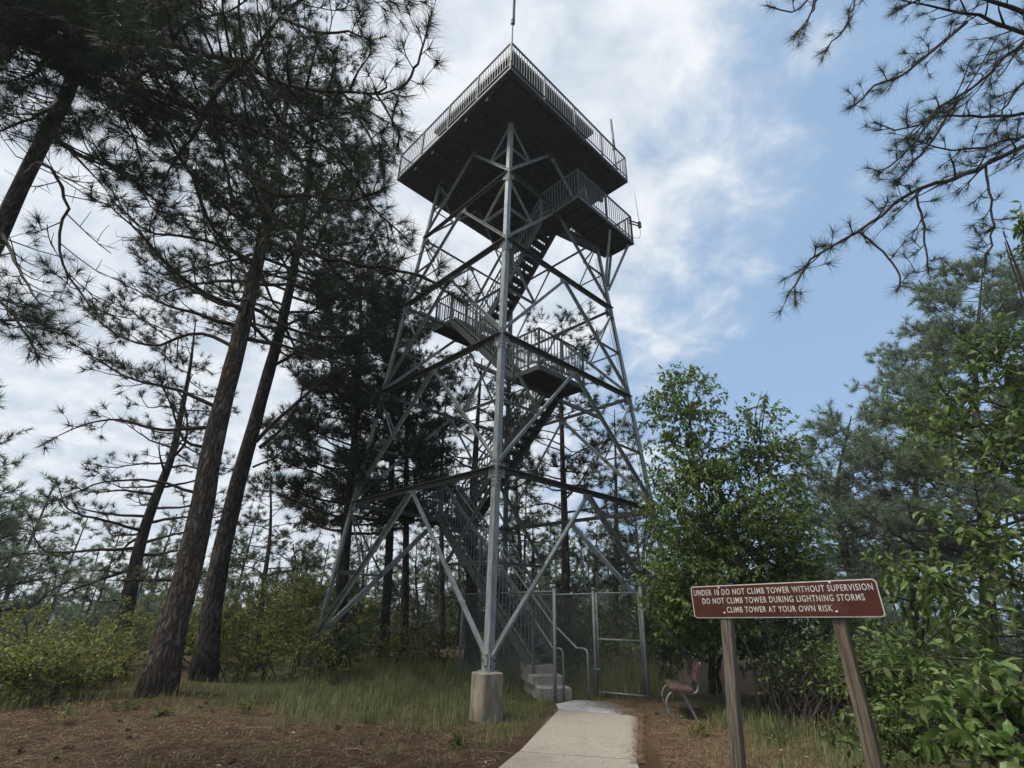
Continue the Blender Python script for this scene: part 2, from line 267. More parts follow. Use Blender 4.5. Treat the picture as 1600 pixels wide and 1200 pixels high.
# ------------------------------------------------------------------ ground
def ground_material():
    m = bpy.data.materials.new('forest_floor'); m.use_nodes = True; t = m.node_tree; nn = t.nodes; L = t.links.new; b = nn['Principled BSDF']
    b.inputs['Roughness'].default_value = 0.97; b.inputs['Specular IOR Level'].default_value = 0.1
    co = nn.new('ShaderNodeTexCoord')
    def noise(s, d=6, r=0.6):
        n = nn.new('ShaderNodeTexNoise'); n.inputs['Scale'].default_value = s; n.inputs['Detail'].default_value = d; n.inputs['Roughness'].default_value = r; n.inputs['Lacunarity'].default_value = 2.3; L(co.outputs['Object'], n.inputs['Vector']); return n.outputs['Fac']
    def ramp(f, a, bb, lo, hi):
        r = nn.new('ShaderNodeValToRGB'); L(f, r.inputs[0]); r.color_ramp.elements[0].position = lo; r.color_ramp.elements[1].position = hi
        r.color_ramp.elements[0].color = (*a, 1); r.color_ramp.elements[1].color = (*bb, 1); return r.outputs[0]
    def mix(f, a, bb):
        x = nn.new('ShaderNodeMix'); x.data_type = 'RGBA'; L(f, x.inputs[0]); L(a, x.inputs[6]); L(bb, x.inputs[7]); return x.outputs[2]
    def blob(cx, cy, r0, r1, wob):                       # soft patch round a place, with a ragged edge
        s = nn.new('ShaderNodeVectorMath'); s.operation = 'DISTANCE'; L(co.outputs['Object'], s.inputs[0]); s.inputs[1].default_value = (cx, cy, 0)
        a = nn.new('ShaderNodeMath'); a.operation = 'MULTIPLY_ADD'; L(noise(1.3, 7, 0.7), a.inputs[0]); a.inputs[1].default_value = wob; L(s.outputs['Value'], a.inputs[2])
        r = nn.new('ShaderNodeMapRange'); L(a.outputs[0], r.inputs[0]); r.inputs[1].default_value = r0 + wob * 0.5; r.inputs[2].default_value = r1 + wob * 0.5; r.inputs[3].default_value = 1; r.inputs[4].default_value = 0; return r.outputs[0]
    duff = ramp(noise(26, 9, 0.75), (0.034, 0.021, 0.014), (0.135, 0.086, 0.055), 0.36, 0.66)
    duff2 = ramp(noise(3.0, 6), (0.035, 0.024, 0.016), (0.12, 0.076, 0.046), 0.38, 0.62)
    duff = mix(noise(7, 4), duff, duff2)
    orange = ramp(noise(34, 9, 0.75), (0.065, 0.036, 0.019), (0.235, 0.135, 0.074), 0.36, 0.66)
    green = ramp(noise(22, 8, 0.7), (0.05, 0.056, 0.024), (0.13, 0.125, 0.055), 0.36, 0.66)
    base = mix(blob(2.9, 8.6, 0.7, 2.6, 1.0), duff, orange)
    gp = nn.new('ShaderNodeMapRange'); L(noise(1.1, 7, 0.7), gp.inputs[0]); gp.inputs[1].default_value = 0.52; gp.inputs[2].default_value = 0.66; gp.inputs[4].default_value = 0.75
    base = mix(gp.outputs[0], base, green)
    base = mix(blob(-1.2, 15.5, 5.2, 7.5, 1.5), base, green)
    base = mix(blob(4.6, 8.6, 1.2, 2.6, 1.2), base, green)
    far = nn.new('ShaderNodeVectorMath'); far.operation = 'LENGTH'; L(co.outputs['Object'], far.inputs[0])
    fr = nn.new('ShaderNodeMapRange'); L(far.outputs['Value'], fr.inputs[0]); fr.inputs[1].default_value = 18; fr.inputs[2].default_value = 30
    base = mix(fr.outputs[0], base, ramp(noise(0.25, 6), (0.04, 0.05, 0.02), (0.09, 0.1, 0.05), 0.35, 0.65))
    L(base, b.inputs['Base Color'])
    bu = nn.new('ShaderNodeBump'); bu.inputs['Strength'].default_value = 1.0; bu.inputs['Distance'].default_value = 0.05; L(noise(24, 10, 0.8), bu.inputs['Height']); L(bu.outputs[0], b.inputs['Normal'])
    return m
M['ground'] = ground_material()
def grid_axis(c, half_fine, step, far):
    a = list(np.arange(-half_fine, half_fine + 1e-6, step)); x = half_fine; s = step
    while x < far: s *= 1.25; x += s; a.append(x); a.insert(0, -x)
    return np.array(a) + c
gx, gy = grid_axis(0, 12, 0.2, 3500), grid_axis(9, 10, 0.2, 3500)
X, Y = np.meshgrid(gx, gy); Z = terrain(X, Y) + 0.03 * (rng.random(X.shape) - 0.5)
nx, ny = len(gx), len(gy); ii = (np.arange(ny - 1)[:, None] * nx + np.arange(nx - 1)[None, :]).ravel()
MB().add(np.stack([X, Y, Z], -1), np.stack([ii, ii + 1, ii + nx + 1, ii + nx], 1)).obj('ground', M['ground'], kind='structure', smooth=True)

# path: three concrete slabs with open joints
pth = MB(); pth.add(np.array([[-0.2, 5.6, 0.006], [1.28, 5.6, 0.006], [2.2, 9.9, 0.006], [2.0, 11.2, 0.006], [1.35, 11.45, 0.006], [0.95, 10.8, 0.006]]), np.array([[0, 1, 2, 5]]), np.array([[2, 3, 5], [3, 4, 5]]))
path = pth.obj('path', M['cone'], kind='structure')
def slab(poly, top, m):
    p = np.array([[x, y, 0] for x, y in poly]); n = len(p); mb = MB()
    c = p.mean(0); inn = c + (p - c) * (1 - 0.012)
    v = np.concatenate([p + ZD * -0.06, p + ZD * (top - 0.008), inn + ZD * top])
    j = np.arange(n); k = (j + 1) % n
    mb.add(v, np.concatenate([np.stack([j, k, n + k, n + j], 1), np.stack([n + j, n + k, 2 * n + k, 2 * n + j], 1)]))
    mb.add(np.concatenate([inn + ZD * top, [c + ZD * top]]), np.stack([j, k, np.full(n, n)], 1))
    mb.obj('slab', m, path)
slab([(0.965, 10.42), (2.26, 9.99), (2.28, 10.6), (2.05, 11.32), (1.38, 11.47), (0.96, 10.95)], 0.028, M['path2'])
slab([(0.20, 7.47), (1.58, 7.22), (2.245, 9.955), (0.95, 10.375)], 0.024, M['path'])
slab([(-0.55, 5.2), (1.275, 5.2), (1.565, 7.185), (0.18, 7.435)], 0.022, M['path'])

# ------------------------------------------------------------------ the tower
S = 3.0
ZL = [EYE + S * z for z in (-0.3049, 0.8559, 1.9531, 2.9822, 3.9115)] + [EYE + S * 4.80]
def hw(z): return S * (1.0608 - 0.0883 * (z - EYE) / S)
tower = thing('lookout_tower', T(0, 0, 0), 'tall galvanised steel lattice lookout tower with zigzag stairs and a dark square deck', 'lookout tower')
CORN = {'F': (-1, -1), 'R': (1, -1), 'B': (1, 1), 'L': (-1, 1)}
def corner(c, z): a, b = CORN[c]; h = hw(z); return T(a * h, b * h, z)
LEGT = 0.016
for c in 'FRBL':
    mb = MB(); a, b = CORN[c]; du, dv = -a * UD, -b * VD
    p0, p1 = corner(c, ZL[0] + 0.01), corner(c, ZL[5])
    plate(mb, p0, p1, du, 0.13, dv, LEGT); plate(mb, p0, p1, dv, 0.13 - LEGT, du, LEGT, w0=LEGT)
    leg = mb.obj('leg', M['galv'], tower)
    gm, bm = MB(), MB()
    for li, z in enumerate(ZL[1:5]):
        gm = MB()
        for fd, od in ((du, b * VD), (dv, a * UD)):           # splice plate on each flange, proud of it
            q0, q1 = corner(c, z - 0.36), corner(c, z + 0.22)
            plate(gm, q0 + fd * 0.012, q1 + fd * 0.012, fd, 0.112, od, 0.008, t0=0.001)
            q0, q1 = corner(c, z - 0.16), corner(c, z + 0.13)  # gusset behind the flange
            plate(gm, q0 + fd * 0.02, q1 + fd * 0.02, fd, 0.235, -od, 0.008, t0=LEGT + 0.001)
            for k in range(7):
                for x in (0.03, 0.088):
                    pc = corner(c, z - 0.32 + k * 0.08) + fd * (0.012 + x) + od * 0.009
                    plate(bm, pc, pc + od * 0.014, fd, 0.03, ZD, 0.03, -0.015, -0.015)
        gm.obj('gusset_plate', M['galv'], leg)
    gm = MB(); q0 = corner(c, ZL[0] + 0.012)
    for fd, od in ((du, b * VD), (dv, a * UD)):
        plate(gm, q0 - fd * 0.02, q0 - fd * 0.02 + ZD * 0.24, fd, 0.20, -od, 0.01, t0=LEGT + 0.002)
        for k in range(3):
            pc = q0 + fd * (0.06 + 0.07 * (k % 2)) + ZD * (0.06 + 0.08 * k) + od * 0.002; plate(bm, pc, pc + od * 0.02, fd, 0.032, ZD, 0.032, -0.016, -0.016)
    box(gm, corner(c, ZL[0] - 0.012) + (du + dv) * 0.075, 0.24, 0.24, 0.02, TA)
    gm.obj('base_plate', M['galv'], leg); bm.obj('bolts', M['galv2'], leg, kind='stuff')
FACES = (('F', 'R'), ('R', 'B'), ('B', 'L'), ('L', 'F'))
def face_frame(c1, c2):
    o = T(0, 0, 0); m = (corner(c1, 0) + corner(c2, 0)) / 2; return unit(o - m)          # inward
def angle_member(a, b, inw, wd, th, mat_, name, out=0.75, inset=LEGT + 0.012):
    mb = MB(); a = a + inw * inset; b = b + inw * inset; d = unit(b - a); s = unit(np.cross(d, inw))
    if s[2] > 0: s = -s
    plate(mb, a, b, s, wd, inw, th, -wd / 2); plate(mb, a, b, -inw, wd * out, s, th, w0=0.0005, t0=-wd / 2)
    return mb.obj(name, mat_, tower)
for fi, (c1, c2) in enumerate(FACES):
    inw = face_frame(c1, c2)
    for i in range(6):
        z = ZL[i]
        if i >= 1:
            a, b = corner(c1, z), corner(c2, z); d = unit(b - a)
            angle_member(a + d * 0.03, b - d * 0.03, inw, 0.11 if i < 4 else 0.085, 0.012, M['darksteel_and_shade'], 'belt', out=1.0)  # belts darker than the braces: shade of their undersides put into the colour
        if i == 5: break
        zn = ZL[i + 1]; mid = (corner(c1, zn) + corner(c2, zn)) / 2
        gm = MB(); al = unit(corner(c2, zn) - corner(c1, zn)); plate(gm, mid - al * 0.17 - ZD * 0.02, mid + al * 0.17 - ZD * 0.02, -ZD, 0.16, inw, 0.008, t0=LEGT + 0.003); gm.obj('gusset_plate', M['galv'], tower)
        wd = (0.115, 0.09, 0.085, 0.08, 0.075)[i]
        for sgn, c in ((-1, c1), (1, c2)):
            foot = corner(c, z + 0.10); d = unit(mid - foot); top = mid - ZD * 0.07
            angle_member(foot + d * 0.10, top - d * 0.04, inw, wd, 0.011, M['galv'], 'diagonal_brace', inset=LEGT + 0.022)
            hm = foot + (top - foot) * 0.49
            ltop = corner(c, zn - 0.14); lmid = corner(c, z + (zn - z) * 0.49)
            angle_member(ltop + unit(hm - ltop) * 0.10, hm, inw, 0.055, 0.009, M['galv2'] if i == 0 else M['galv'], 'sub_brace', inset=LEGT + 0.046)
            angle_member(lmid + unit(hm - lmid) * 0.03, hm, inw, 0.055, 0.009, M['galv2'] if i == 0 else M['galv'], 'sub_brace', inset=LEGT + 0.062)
# footings
FL = {'F': ('squared stained concrete footing under the nearest tower leg', 0.295), 'R': ('concrete footing under the right tower leg near the bench', 0.295), 'B': ('concrete footing under the rear tower leg', 0.295), 'L': ('concrete footing under the left tower leg among shrubs', 0.295)}
for c in 'FRBL':
    q = corner(c, 0); a, b = CORN[c]; q = q - (a * UD + b * VD) * 0.045; mb = MB(); h = ZL[0] - 0.006; rz = math.radians(35)
    prof = [(0.208, -0.35), (0.204, 0.0), (0.199, 0.2), (0.194, h - 0.03), (0.192, h - 0.010), (0.180, h), (0.0, h)]; ring = []
    for sx_, sy_, a0 in ((1, 1, 0), (-1, 1, 90), (-1, -1, 180), (1, -1, 270)):
        for k in range(5): t = math.radians(a0 + 22.5 * k); ring.append((0.82 * sx_ + 0.18 * math.cos(t), 0.82 * sy_ + 0.18 * math.sin(t)))
        for k in range(1, 4): nx_, ny_ = ((-1, 0), (0, -1), (1, 0), (0, 1))[a0 // 90]; ring.append((sx_ * 0.82 * (1 if nx_ == 0 else 1 - 0.5 * k) + (math.cos(math.radians(a0 + 90)) * 0.18), sy_ * 0.82 * (1 if ny_ == 0 else 1 - 0.5 * k) + (math.sin(math.radians(a0 + 90)) * 0.18)))
    ring = np.array(ring); n = len(ring); cz, sz_ = math.cos(rz), math.sin(rz); ring = np.stack([ring[:, 0] * cz - ring[:, 1] * sz_, ring[:, 0] * sz_ + ring[:, 1] * cz], 1)
    v = np.concatenate([np.stack([q[0] + r * ring[:, 0] * (1 + 0.012 * rng.standard_normal(n) * (0 < z < h)), q[1] + r * ring[:, 1] * (1 + 0.012 * rng.standard_normal(n) * (0 < z < h)), np.full(n, z) - (abs(z - h + 0.010) < 0.001) * 0.02 * rng.random(n) ** 4], 1) for r, z in prof])
    f = [np.stack([i * n + np.arange(n), i * n + (np.arange(n) + 1) % n, (i + 1) * n + (np.arange(n) + 1) % n, (i + 1) * n + np.arange(n)], 1) for i in range(len(prof) - 1)]
    tag(mb.add(v, np.concatenate(f)).obj('concrete_footing', M['ped']), FL[c][0], 'footing', 'footings under the tower legs')

# railings: top rail with posts, bottom rail and balusters as its pieces
def railing(a, b, h=1.05, bays=1, gap=0.115, parent=None, end_posts=(True, True), mid_rail=False):
    a = np.asarray(a, float); b = np.asarray(b, float); d = b - a; L = np.linalg.norm(d[:2])
    up = ZD; side = unit(np.cross(d, up)); mb = MB(); plate(mb, a + ZD * h, b + ZD * h, side, 0.05, unit(np.cross(side, d)), 0.03, -0.025)
    r = mb.obj('railing', M['galv2'], parent)
    m2 = MB(); plate(m2, a + ZD * 0.10, b + ZD * 0.10, side, 0.03, unit(np.cross(side, d)), 0.035, -0.015); m2.obj('bottom_rail', M['galv2'], r)
    for k in range(bays + 1):
        if (k == 0 and not end_posts[0]) or (k == bays and not end_posts[1]): continue
        p = a + d * k / bays; pm = MB(); dd = unit(d * (1, 1, 0)); plate(pm, p - ZD * 0.16, p + ZD * (h - 0.003), side, 0.05, dd, 0.05, -0.025, -0.025); pm.obj('post', M['galv2'], r)
    bm = MB(); n = max(2, int(L / gap)); dd = unit(d * (1, 1, 0))
    for k in range(1, n):
        p = a + d * k / n; plate(bm, p + ZD * 0.12, p + ZD * (h + 0.002), dd, 0.026, side, 0.012, -0.013, -0.006)
    bm.obj('balusters', M['galv2'], r, kind='stuff')
    return r
# top deck
ZD0 = EYE + S * 4.8805
W = S * 1.0
jm = MB()
for k in range(13):
    x = -W + 0.12 + (2 * W - 0.24) * k / 12
    plate(jm, T(x, -W + 0.06, ZD0 - 0.07), T(x, W - 0.06, ZD0 - 0.07), UD, 0.07, -ZD, 0.16, -0.035)
for y in (-hw(ZL[5]), -0.9, 0.9, hw(ZL[5])):
    plate(jm, T(-W + 0.06, y, ZD0 - 0.235), T(W - 0.06, y, ZD0 - 0.235), VD, 0.12, -ZD, 0.18, -0.06)
deckb = MB()
nb = 40
for k in range(nb):
    v0 = -W + 2 * W * k / nb
    u1 = W if v0 < 0.75 else W
    plate(deckb, T(-W + 0.012, v0, ZD0 - 0.005 * (k % 2) - 0.065), T(W - 0.012, v0, ZD0 - 0.005 * (k % 2) - 0.065), VD, 2 * W / nb - 0.012, ZD, 0.05, 0.004)
rim = MB()
for a, b, n in ((T(-W, -W, 0), T(W, -W, 0), -VD), (T(W, -W, 0), T(W, W, 0), UD), (T(W, W, 0), T(-W, W, 0), VD), (T(-W, W, 0), T(-W, -W, 0), -UD)):
    plate(rim, a + ZD * (ZD0 - 0.15), b + ZD * (ZD0 - 0.15), ZD, 0.10, n, 0.025)
    plate(rim, a + ZD * (ZD0 - 0.17), b + ZD * (ZD0 - 0.17), -n, 0.09, ZD, 0.015)
top = rim.obj('deck', M['darksteel_and_shade'], tower); deckb.obj('deck_boards', M['deck'], top, kind='stuff'); jm.obj('joists', M['deck'], top)
sf = MB()
for k in range(4):
    for l in range(4):
        c = T(-W + 0.15 + (2 * W - 0.3) * (k + 0.5) / 4, -W + 0.15 + (2 * W - 0.3) * (l + 0.5) / 4, ZD0 - 0.262 - 0.002 * ((k + l) % 2))
        if abs(k - 1.5) > 1 or abs(l - 1.5) > 1: pm = MB(); box(pm, c, (2 * W - 0.3) / 4 - 0.06, (2 * W - 0.3) / 4 - 0.06, 0.012, TA); pm.obj('soffit_panel', M['deck'], top)
for a, b in (((-1, -1), (1, -1)), ((1, -1), (1, 1)), ((1, 1), (-1, 1)), ((-1, 1), (-1, -1))):
    railing(T(a[0] * (W - 0.0), a[1] * W, ZD0), T(b[0] * W, b[1] * W, ZD0), 1.07, 4, parent=tower, end_posts=(True, False))
# cabin on the deck
ZE = EYE + S * 5.72; E_ = S * 0.735; WL = E_ - 0.42
cb = MB(); plate(cb, T(-WL, 0, ZD0), T(WL, 0, ZD0), VD, 2 * WL, ZD, 0.95, -WL); cab = cb.obj('cabin_wall', M['cabwall'], tower)
for sx, sy, L_ in ((0, -1, 0), (1, 0, 1), (0, 1, 2), (-1, 0, 3)):
    for k in range(4):
        g = MB(); o = -WL + (k + 0.5) * WL / 2; c = T(o if sx == 0 else sx * (WL - 0.03), o if sy == 0 else sy * (WL - 0.03), ZD0 + 1.0)
        n = UD * sx + VD * sy; s = VD if sx else UD
        plate(g, c, c + ZD * 1.05, s, WL / 2 - 0.08, n, 0.02, -(WL / 4 - 0.04), -0.01); g.obj('window', M['glass'], cab)
        fm = MB(); plate(fm, c - ZD * 0.05, c + ZD * 1.2, s, 0.08, n, 0.06, -WL / 4 - 0.0, -0.03); fm.obj('mullion', M['cabwall'], cab)
rf = MB(); hh = 0.16
rf.add(np.array([T(-E_, -E_, ZE - hh), T(E_, -E_, ZE - hh), T(E_, E_, ZE - hh), T(-E_, E_, ZE - hh), T(-E_, -E_, ZE), T(E_, -E_, ZE), T(E_, E_, ZE), T(-E_, E_, ZE), T(0, 0, ZE + 0.55)]),
       np.array([[0, 3, 2, 1], [0, 1, 5, 4], [1, 2, 6, 5], [2, 3, 7, 6], [3, 0, 4, 7]]), np.array([[4, 5, 8], [5, 6, 8], [6, 7, 8], [7, 4, 8]]))
rf.obj('roof', M['roof'], cab)
# stairs
def zz_(q): return EYE + S * q
def landing(u0, u1, v0, v1, z, depth=0.12):
    u0, u1, v0, v1 = [S * x for x in (u0, u1, v0, v1)]
    mb = MB()
    for a, b, n in ((T(u0, v0, z), T(u1, v0, z), VD), (T(u1, v0, z), T(u1, v1, z), -UD), (T(u1, v1, z), T(u0, v1, z), -VD), (T(u0, v1, z), T(u0, v0, z), UD)):
        plate(mb, a - ZD * depth, b - ZD * depth, ZD, depth, n, 0.012); plate(mb, a - ZD * (depth + 0.001), b - ZD * (depth + 0.001), n, 0.06, -ZD, 0.01)
    l = mb.obj('landing', M['darksteel_and_shade'], tower)
    g = MB(); n = max(2, int((v1 - v0) / 0.035))
    for k in range(n):
        v = v0 + (v1 - v0) * (k + 0.5) / n; plate(g, T(u0 + 0.02, v, z - 0.034), T(u1 - 0.02, v, z - 0.034), VD, (v1 - v0) / n * 0.86, ZD, 0.03, -(v1 - v0) / n * 0.43)
    for k in range(1, int((u1 - u0) / 0.5) + 1):
        u = u0 + (u1 - u0) * k / (int((u1 - u0) / 0.5) + 1); plate(g, T(u, v0 + 0.02, z - 0.115), T(u, v1 - 0.02, z - 0.115), UD, 0.05, ZD, 0.08, -0.025)
    g.obj('grating', M['grating'], l, kind='stuff')
    return l
tread_me = None
def flight(u0, u1, va, za, vb, zb, rails=True, handrail=True, r_end=(0, 0)):
    """stair flight from (va, za) up to (vb, zb), treads between u0 and u1"""
    global tread_me
    u0, u1, va, vb = S * u0, S * u1, S * va, S * vb
    rise = zb - za; n = max(3, round(rise / 0.2)); run = vb - va; d = 1 if run > 0 else -1
    sm = MB(); sl = rise / abs(run); nrm = unit(np.array([0, 0, 1.0]) * 1 - VD * d * sl); dirv = unit(VD * run + ZD * rise)
    for u in (u0, u1 - 0.012):
        plate(sm, T(u, va, za - 0.02), T(u, vb, zb - 0.02), nrm, 0.19, UD, 0.012, -0.16)
        for o in (-0.16, 0.025): plate(sm, T(u, va, za - 0.02) + nrm * o, T(u, vb, zb - 0.02) + nrm * o, UD * (1 if u == u0 else -1), 0.05, nrm, 0.008, 0.0)
    f = sm.obj('stair_flight', M['darksteel_and_shade'], tower)
    tr = abs(run) / n
    tm = MB(); plate(tm, UD * 0.016, UD * (u1 - u0 - 0.016), VD, 0.25, -ZD, 0.028, -0.125); plate(tm, UD * 0.016 - VD * 0.125 * d, UD * (u1 - u0 - 0.016) - VD * 0.125 * d, -ZD, 0.055, VD * d, 0.006, w0=0.002, t0=0.001)
    plate(tm, UD * 0.017 + VD * 0.12 * d, UD * (u1 - u0 - 0.017) + VD * 0.12 * d, -ZD, 0.04, VD * d, 0.006, w0=0.03, t0=-0.004)
    me = tm.mesh('tread'); me.materials.append(M['grating'])
    for k in range(n):
        o = link('tread', me, f); o.location = T(u0, va + run * (k + 0.5) / n, za + rise * (k + 1) / n - 0.03 - (0.02 if k == n - 1 else 0))
    if rails:
        for u in (u0 + 0.012, u1 - 0.012):
            railing(T(u, va, za), T(u, vb, zb), 0.98, 2, 0.12, parent=tower)
    if handrail:
        hm = MB()
        for u in (u0 + 0.07, u1 - 0.07):
            tube(hm, [T(u, va, za + 0.86), T(u, vb, zb + 0.86)], 0.021, 8)
            for k in range(4): q = T(u, va + run * (k + 0.5) / 4, za + rise * (k + 0.5) / 4 + 0.85); bar(hm, q, q - UD * (0.06 if u < (u0 + u1) / 2 else -0.06) - ZD * 0.04, 0.015)
        hm.obj('handrail', M['galv'], f)
    return f
z1, z2, z3, z4, z5 = zz_(0.82), zz_(1.88), zz_(2.87), zz_(3.87), ZD0
Z0 = 0.54
flight(-0.24, -0.03, -0.62, Z0, 0.62, z1)
landing(-0.24, 0.22, 0.62, 0.93, z1)
railing(T(-0.24 * S, 0.64 * S, z1), T(-0.24 * S, 0.92 * S, z1), parent=tower); railing(T(-0.24 * S, 0.92 * S, z1), T(0.22 * S, 0.92 * S, z1), bays=2, parent=tower); railing(T(0.22 * S, 0.64 * S, z1), T(0.22 * S, 0.92 * S, z1), parent=tower)
flight(0.0, 0.2, 0.60, z1, -0.53, z2)
landing(-0.42, 0.2, -0.845, -0.55, z2)
railing(T(-0.41 * S, -0.835 * S, z2), T(0.19 * S, -0.835 * S, z2), bays=2, parent=tower); railing(T(-0.41 * S, -0.57 * S, z2), T(-0.41 * S, -0.835 * S, z2), parent=tower); railing(T(0.19 * S, -0.835 * S, z2), T(0.19 * S, -0.57 * S, z2), parent=tower)
flight(-0.42, -0.22, -0.53, z2, 0.45, z3)
landing(-0.42, 0.22, 0.46, 0.76, z3)
railing(T(-0.41 * S, 0.48 * S, z3), T(-0.41 * S, 0.75 * S, z3), parent=tower); railing(T(-0.41 * S, 0.75 * S, z3), T(0.21 * S, 0.75 * S, z3), bays=2, parent=tower); railing(T(0.21 * S, 0.48 * S, z3), T(0.21 * S, 0.75 * S, z3), parent=tower); railing(T(-0.2 * S, 0.47 * S, z3), T(-0.05 * S, 0.47 * S, z3), parent=tower)
flight(-0.03, 0.21, 0.44, z3, -0.50, z4)
landing(-0.05, 0.25, -0.70, -0.52, z4); landing(-0.05, 0.95, -1.045, -0.705, z4)
railing(T(-0.04 * S, -0.53 * S, z4), T(-0.04 * S, -1.035 * S, z4), bays=1, parent=tower); railing(T(-0.04 * S, -1.035 * S, z4), T(0.94 * S, -1.035 * S, z4), bays=2, parent=tower); railing(T(0.94 * S, -1.035 * S, z4), T(0.94 * S, -0.72 * S, z4), parent=tower)
railing(T(0.24 * S, -0.53 * S, z4), T(0.24 * S, -0.69 * S, z4), parent=tower); railing(T(0.26 * S, -0.715 * S, z4), T(0.70 * S, -0.715 * S, z4), parent=tower)
flight(0.72, 0.93, -0.70, z4, 0.18, z5 - 0.27, handrail=False)
sm = MB()
for a, b in ((T(0.90 * S, -1.0 * S, z4 - 0.17), corner('R', zz_(3.25)) + UD * 0.03), (T(0.55 * S, -1.0 * S, z4 - 0.17), corner('R', zz_(3.25)) - UD * 0.2 - VD * 0.03), (T(0.93 * S, -0.74 * S, z4 - 0.17), corner('R', zz_(3.3)) + UD * 0.04)):
    m_ = MB(); bar(m_, a, b, 0.07); m_.obj('strut', M['galv'], tower)
for v, u0_, z in ((-0.56, -0.42, z2), (0.5, -0.42, z3)):
    h = hw(z); p_ = MB(); plate(p_, T(-h + 0.05, v * S, z - 0.24), T(h - 0.05, v * S, z - 0.24), ZD, 0.10, VD, 0.06); p_.obj('landing_beam', M['galv2'], tower)

for u in (-0.2, 0.18):
    p_ = MB(); plate(p_, T(u * S, 0.90 * S, z1 - 0.22), T(u * S, hw(z1) - 0.02, z1 - 0.22), ZD, 0.09, UD, 0.05); p_.obj('bracket', M['galv2'], tower)
# masts and antennas
def antenna(name, base, lean, h, r, cl, label, thick=None):
    t_ = thing(name, base, label, 'antenna', 'antennas on the lookout tower')
    m1 = MB(); tube(m1, [base, np.asarray(base) + np.asarray(lean) * h], r, 8); m1.obj('mast', M['galv2'], t_)
    m2 = MB(); q = np.asarray(base) + np.asarray(lean) * h * cl
    box(m2, q - ZD * 0.12, 0.11, 0.09, 0.1, TA); box(m2, q + ZD * 0.03, 0.11, 0.09, 0.1, TA); m2.obj('clamp', M['galv2'], t_)
    if thick:
        m3 = MB(); tube(m3, [q + UD * 0.05, q + UD * 0.05 + np.asarray(lean) * thick], r * 1.5, 8); m3.obj('whip', M['galv'], t_)
    return t_
antenna('mast_antenna', T(-W + 0.0, -W - 0.03, ZD0 + 0.2), ZD, 5.2, 0.022, 0.36, 'tall thin mast rising from the nearest corner of the deck', 2.4)
antenna('mast_antenna', T(W - 0.05, -W + 0.35, ZD0 + 0.2), unit(ZD - UD * 0.06), 2.0, 0.03, 0.8, 'short mast with thick top rod at the right corner of the deck', 1.5)
wa = thing('whip_antenna', T(0.95 * S, -1.0 * S, z4 + 0.95), 'thin whip antenna on a side bracket at the end of the upper landing', 'antenna', 'antennas on the lookout tower')
p = T(0.95 * S, -1.0 * S, z4 + 1.0); m1 = MB(); e = p + UD * 0.42 - VD * 0.18
bar(m1, p, e, 0.035); bar(m1, p - ZD * 0.12, e - ZD * 0.12, 0.035); box(m1, e - ZD * 0.18, 0.09, 0.09, 0.25, TA); m1.obj('bracket', M['galv2'], wa)
m1 = MB(); tube(m1, [e, e + ZD * 1.3 - UD * 0.12], [0.012, 0.006], 6); m1.obj('whip', M['galv2'], wa)
m1 = MB(); tube(m1, smooth_poly([e - ZD * 0.15, e - ZD * 0.5 - UD * 0.02, e - ZD * 0.75 - UD * 0.18, p - ZD * 0.75], 14), 0.009, 5); m1.obj('lead', M['cable'], wa)
mb = MB(); a, b = T(-0.36 * S, -0.83 * S, z2 + 1.05), corner('R', zz_(3.35)); cab_p = smooth_poly([a, (a + b) / 2 - ZD * 0.12, b], 16); tube(mb, cab_p, 0.006, 5)
for k in (4,): box(mb, cab_p[k] - ZD * 0.03, 0.05, 0.05, 0.07, 0)
tag(mb.obj('wire', M['cable']), 'thin sagging wire with a bead strung between landing and right leg', 'wire')
mb = MB()
for o in (0.10, 0.14, 0.2): tube(mb, [corner('R', 0.8) + VD * o - UD * 0.02, corner('R', zz_(3.7)) + VD * (o * 1.1) - UD * 0.02], 0.008, 5)
tag(mb.obj('cable', M['cable']), 'thin dark cables running up beside the right tower leg', 'cable')
lp = thing('lamp', (corner('F', ZL[5]) + corner('R', ZL[5])) / 2, 'small round globe lamp under the right side of the deck', 'lamp')
c = (corner('F', ZL[5] - 0.28) + corner('R', ZL[5] - 0.28)) / 2 + UD * 0.1; n = 12; a1 = np.linspace(0, np.pi, 8); m1 = MB(); tube(m1, [c + ZD * 0.075 * math.cos(x) for x in a1], np.maximum(0.004, 0.075 * np.sin(a1)), 12); m1.obj('globe', M['lamp'], lp, smooth=True)
m1 = MB(); tube(m1, [c + ZD * 0.07, c + ZD * 0.3], 0.035, 8); m1.obj('fitting', M['galv2'], lp)

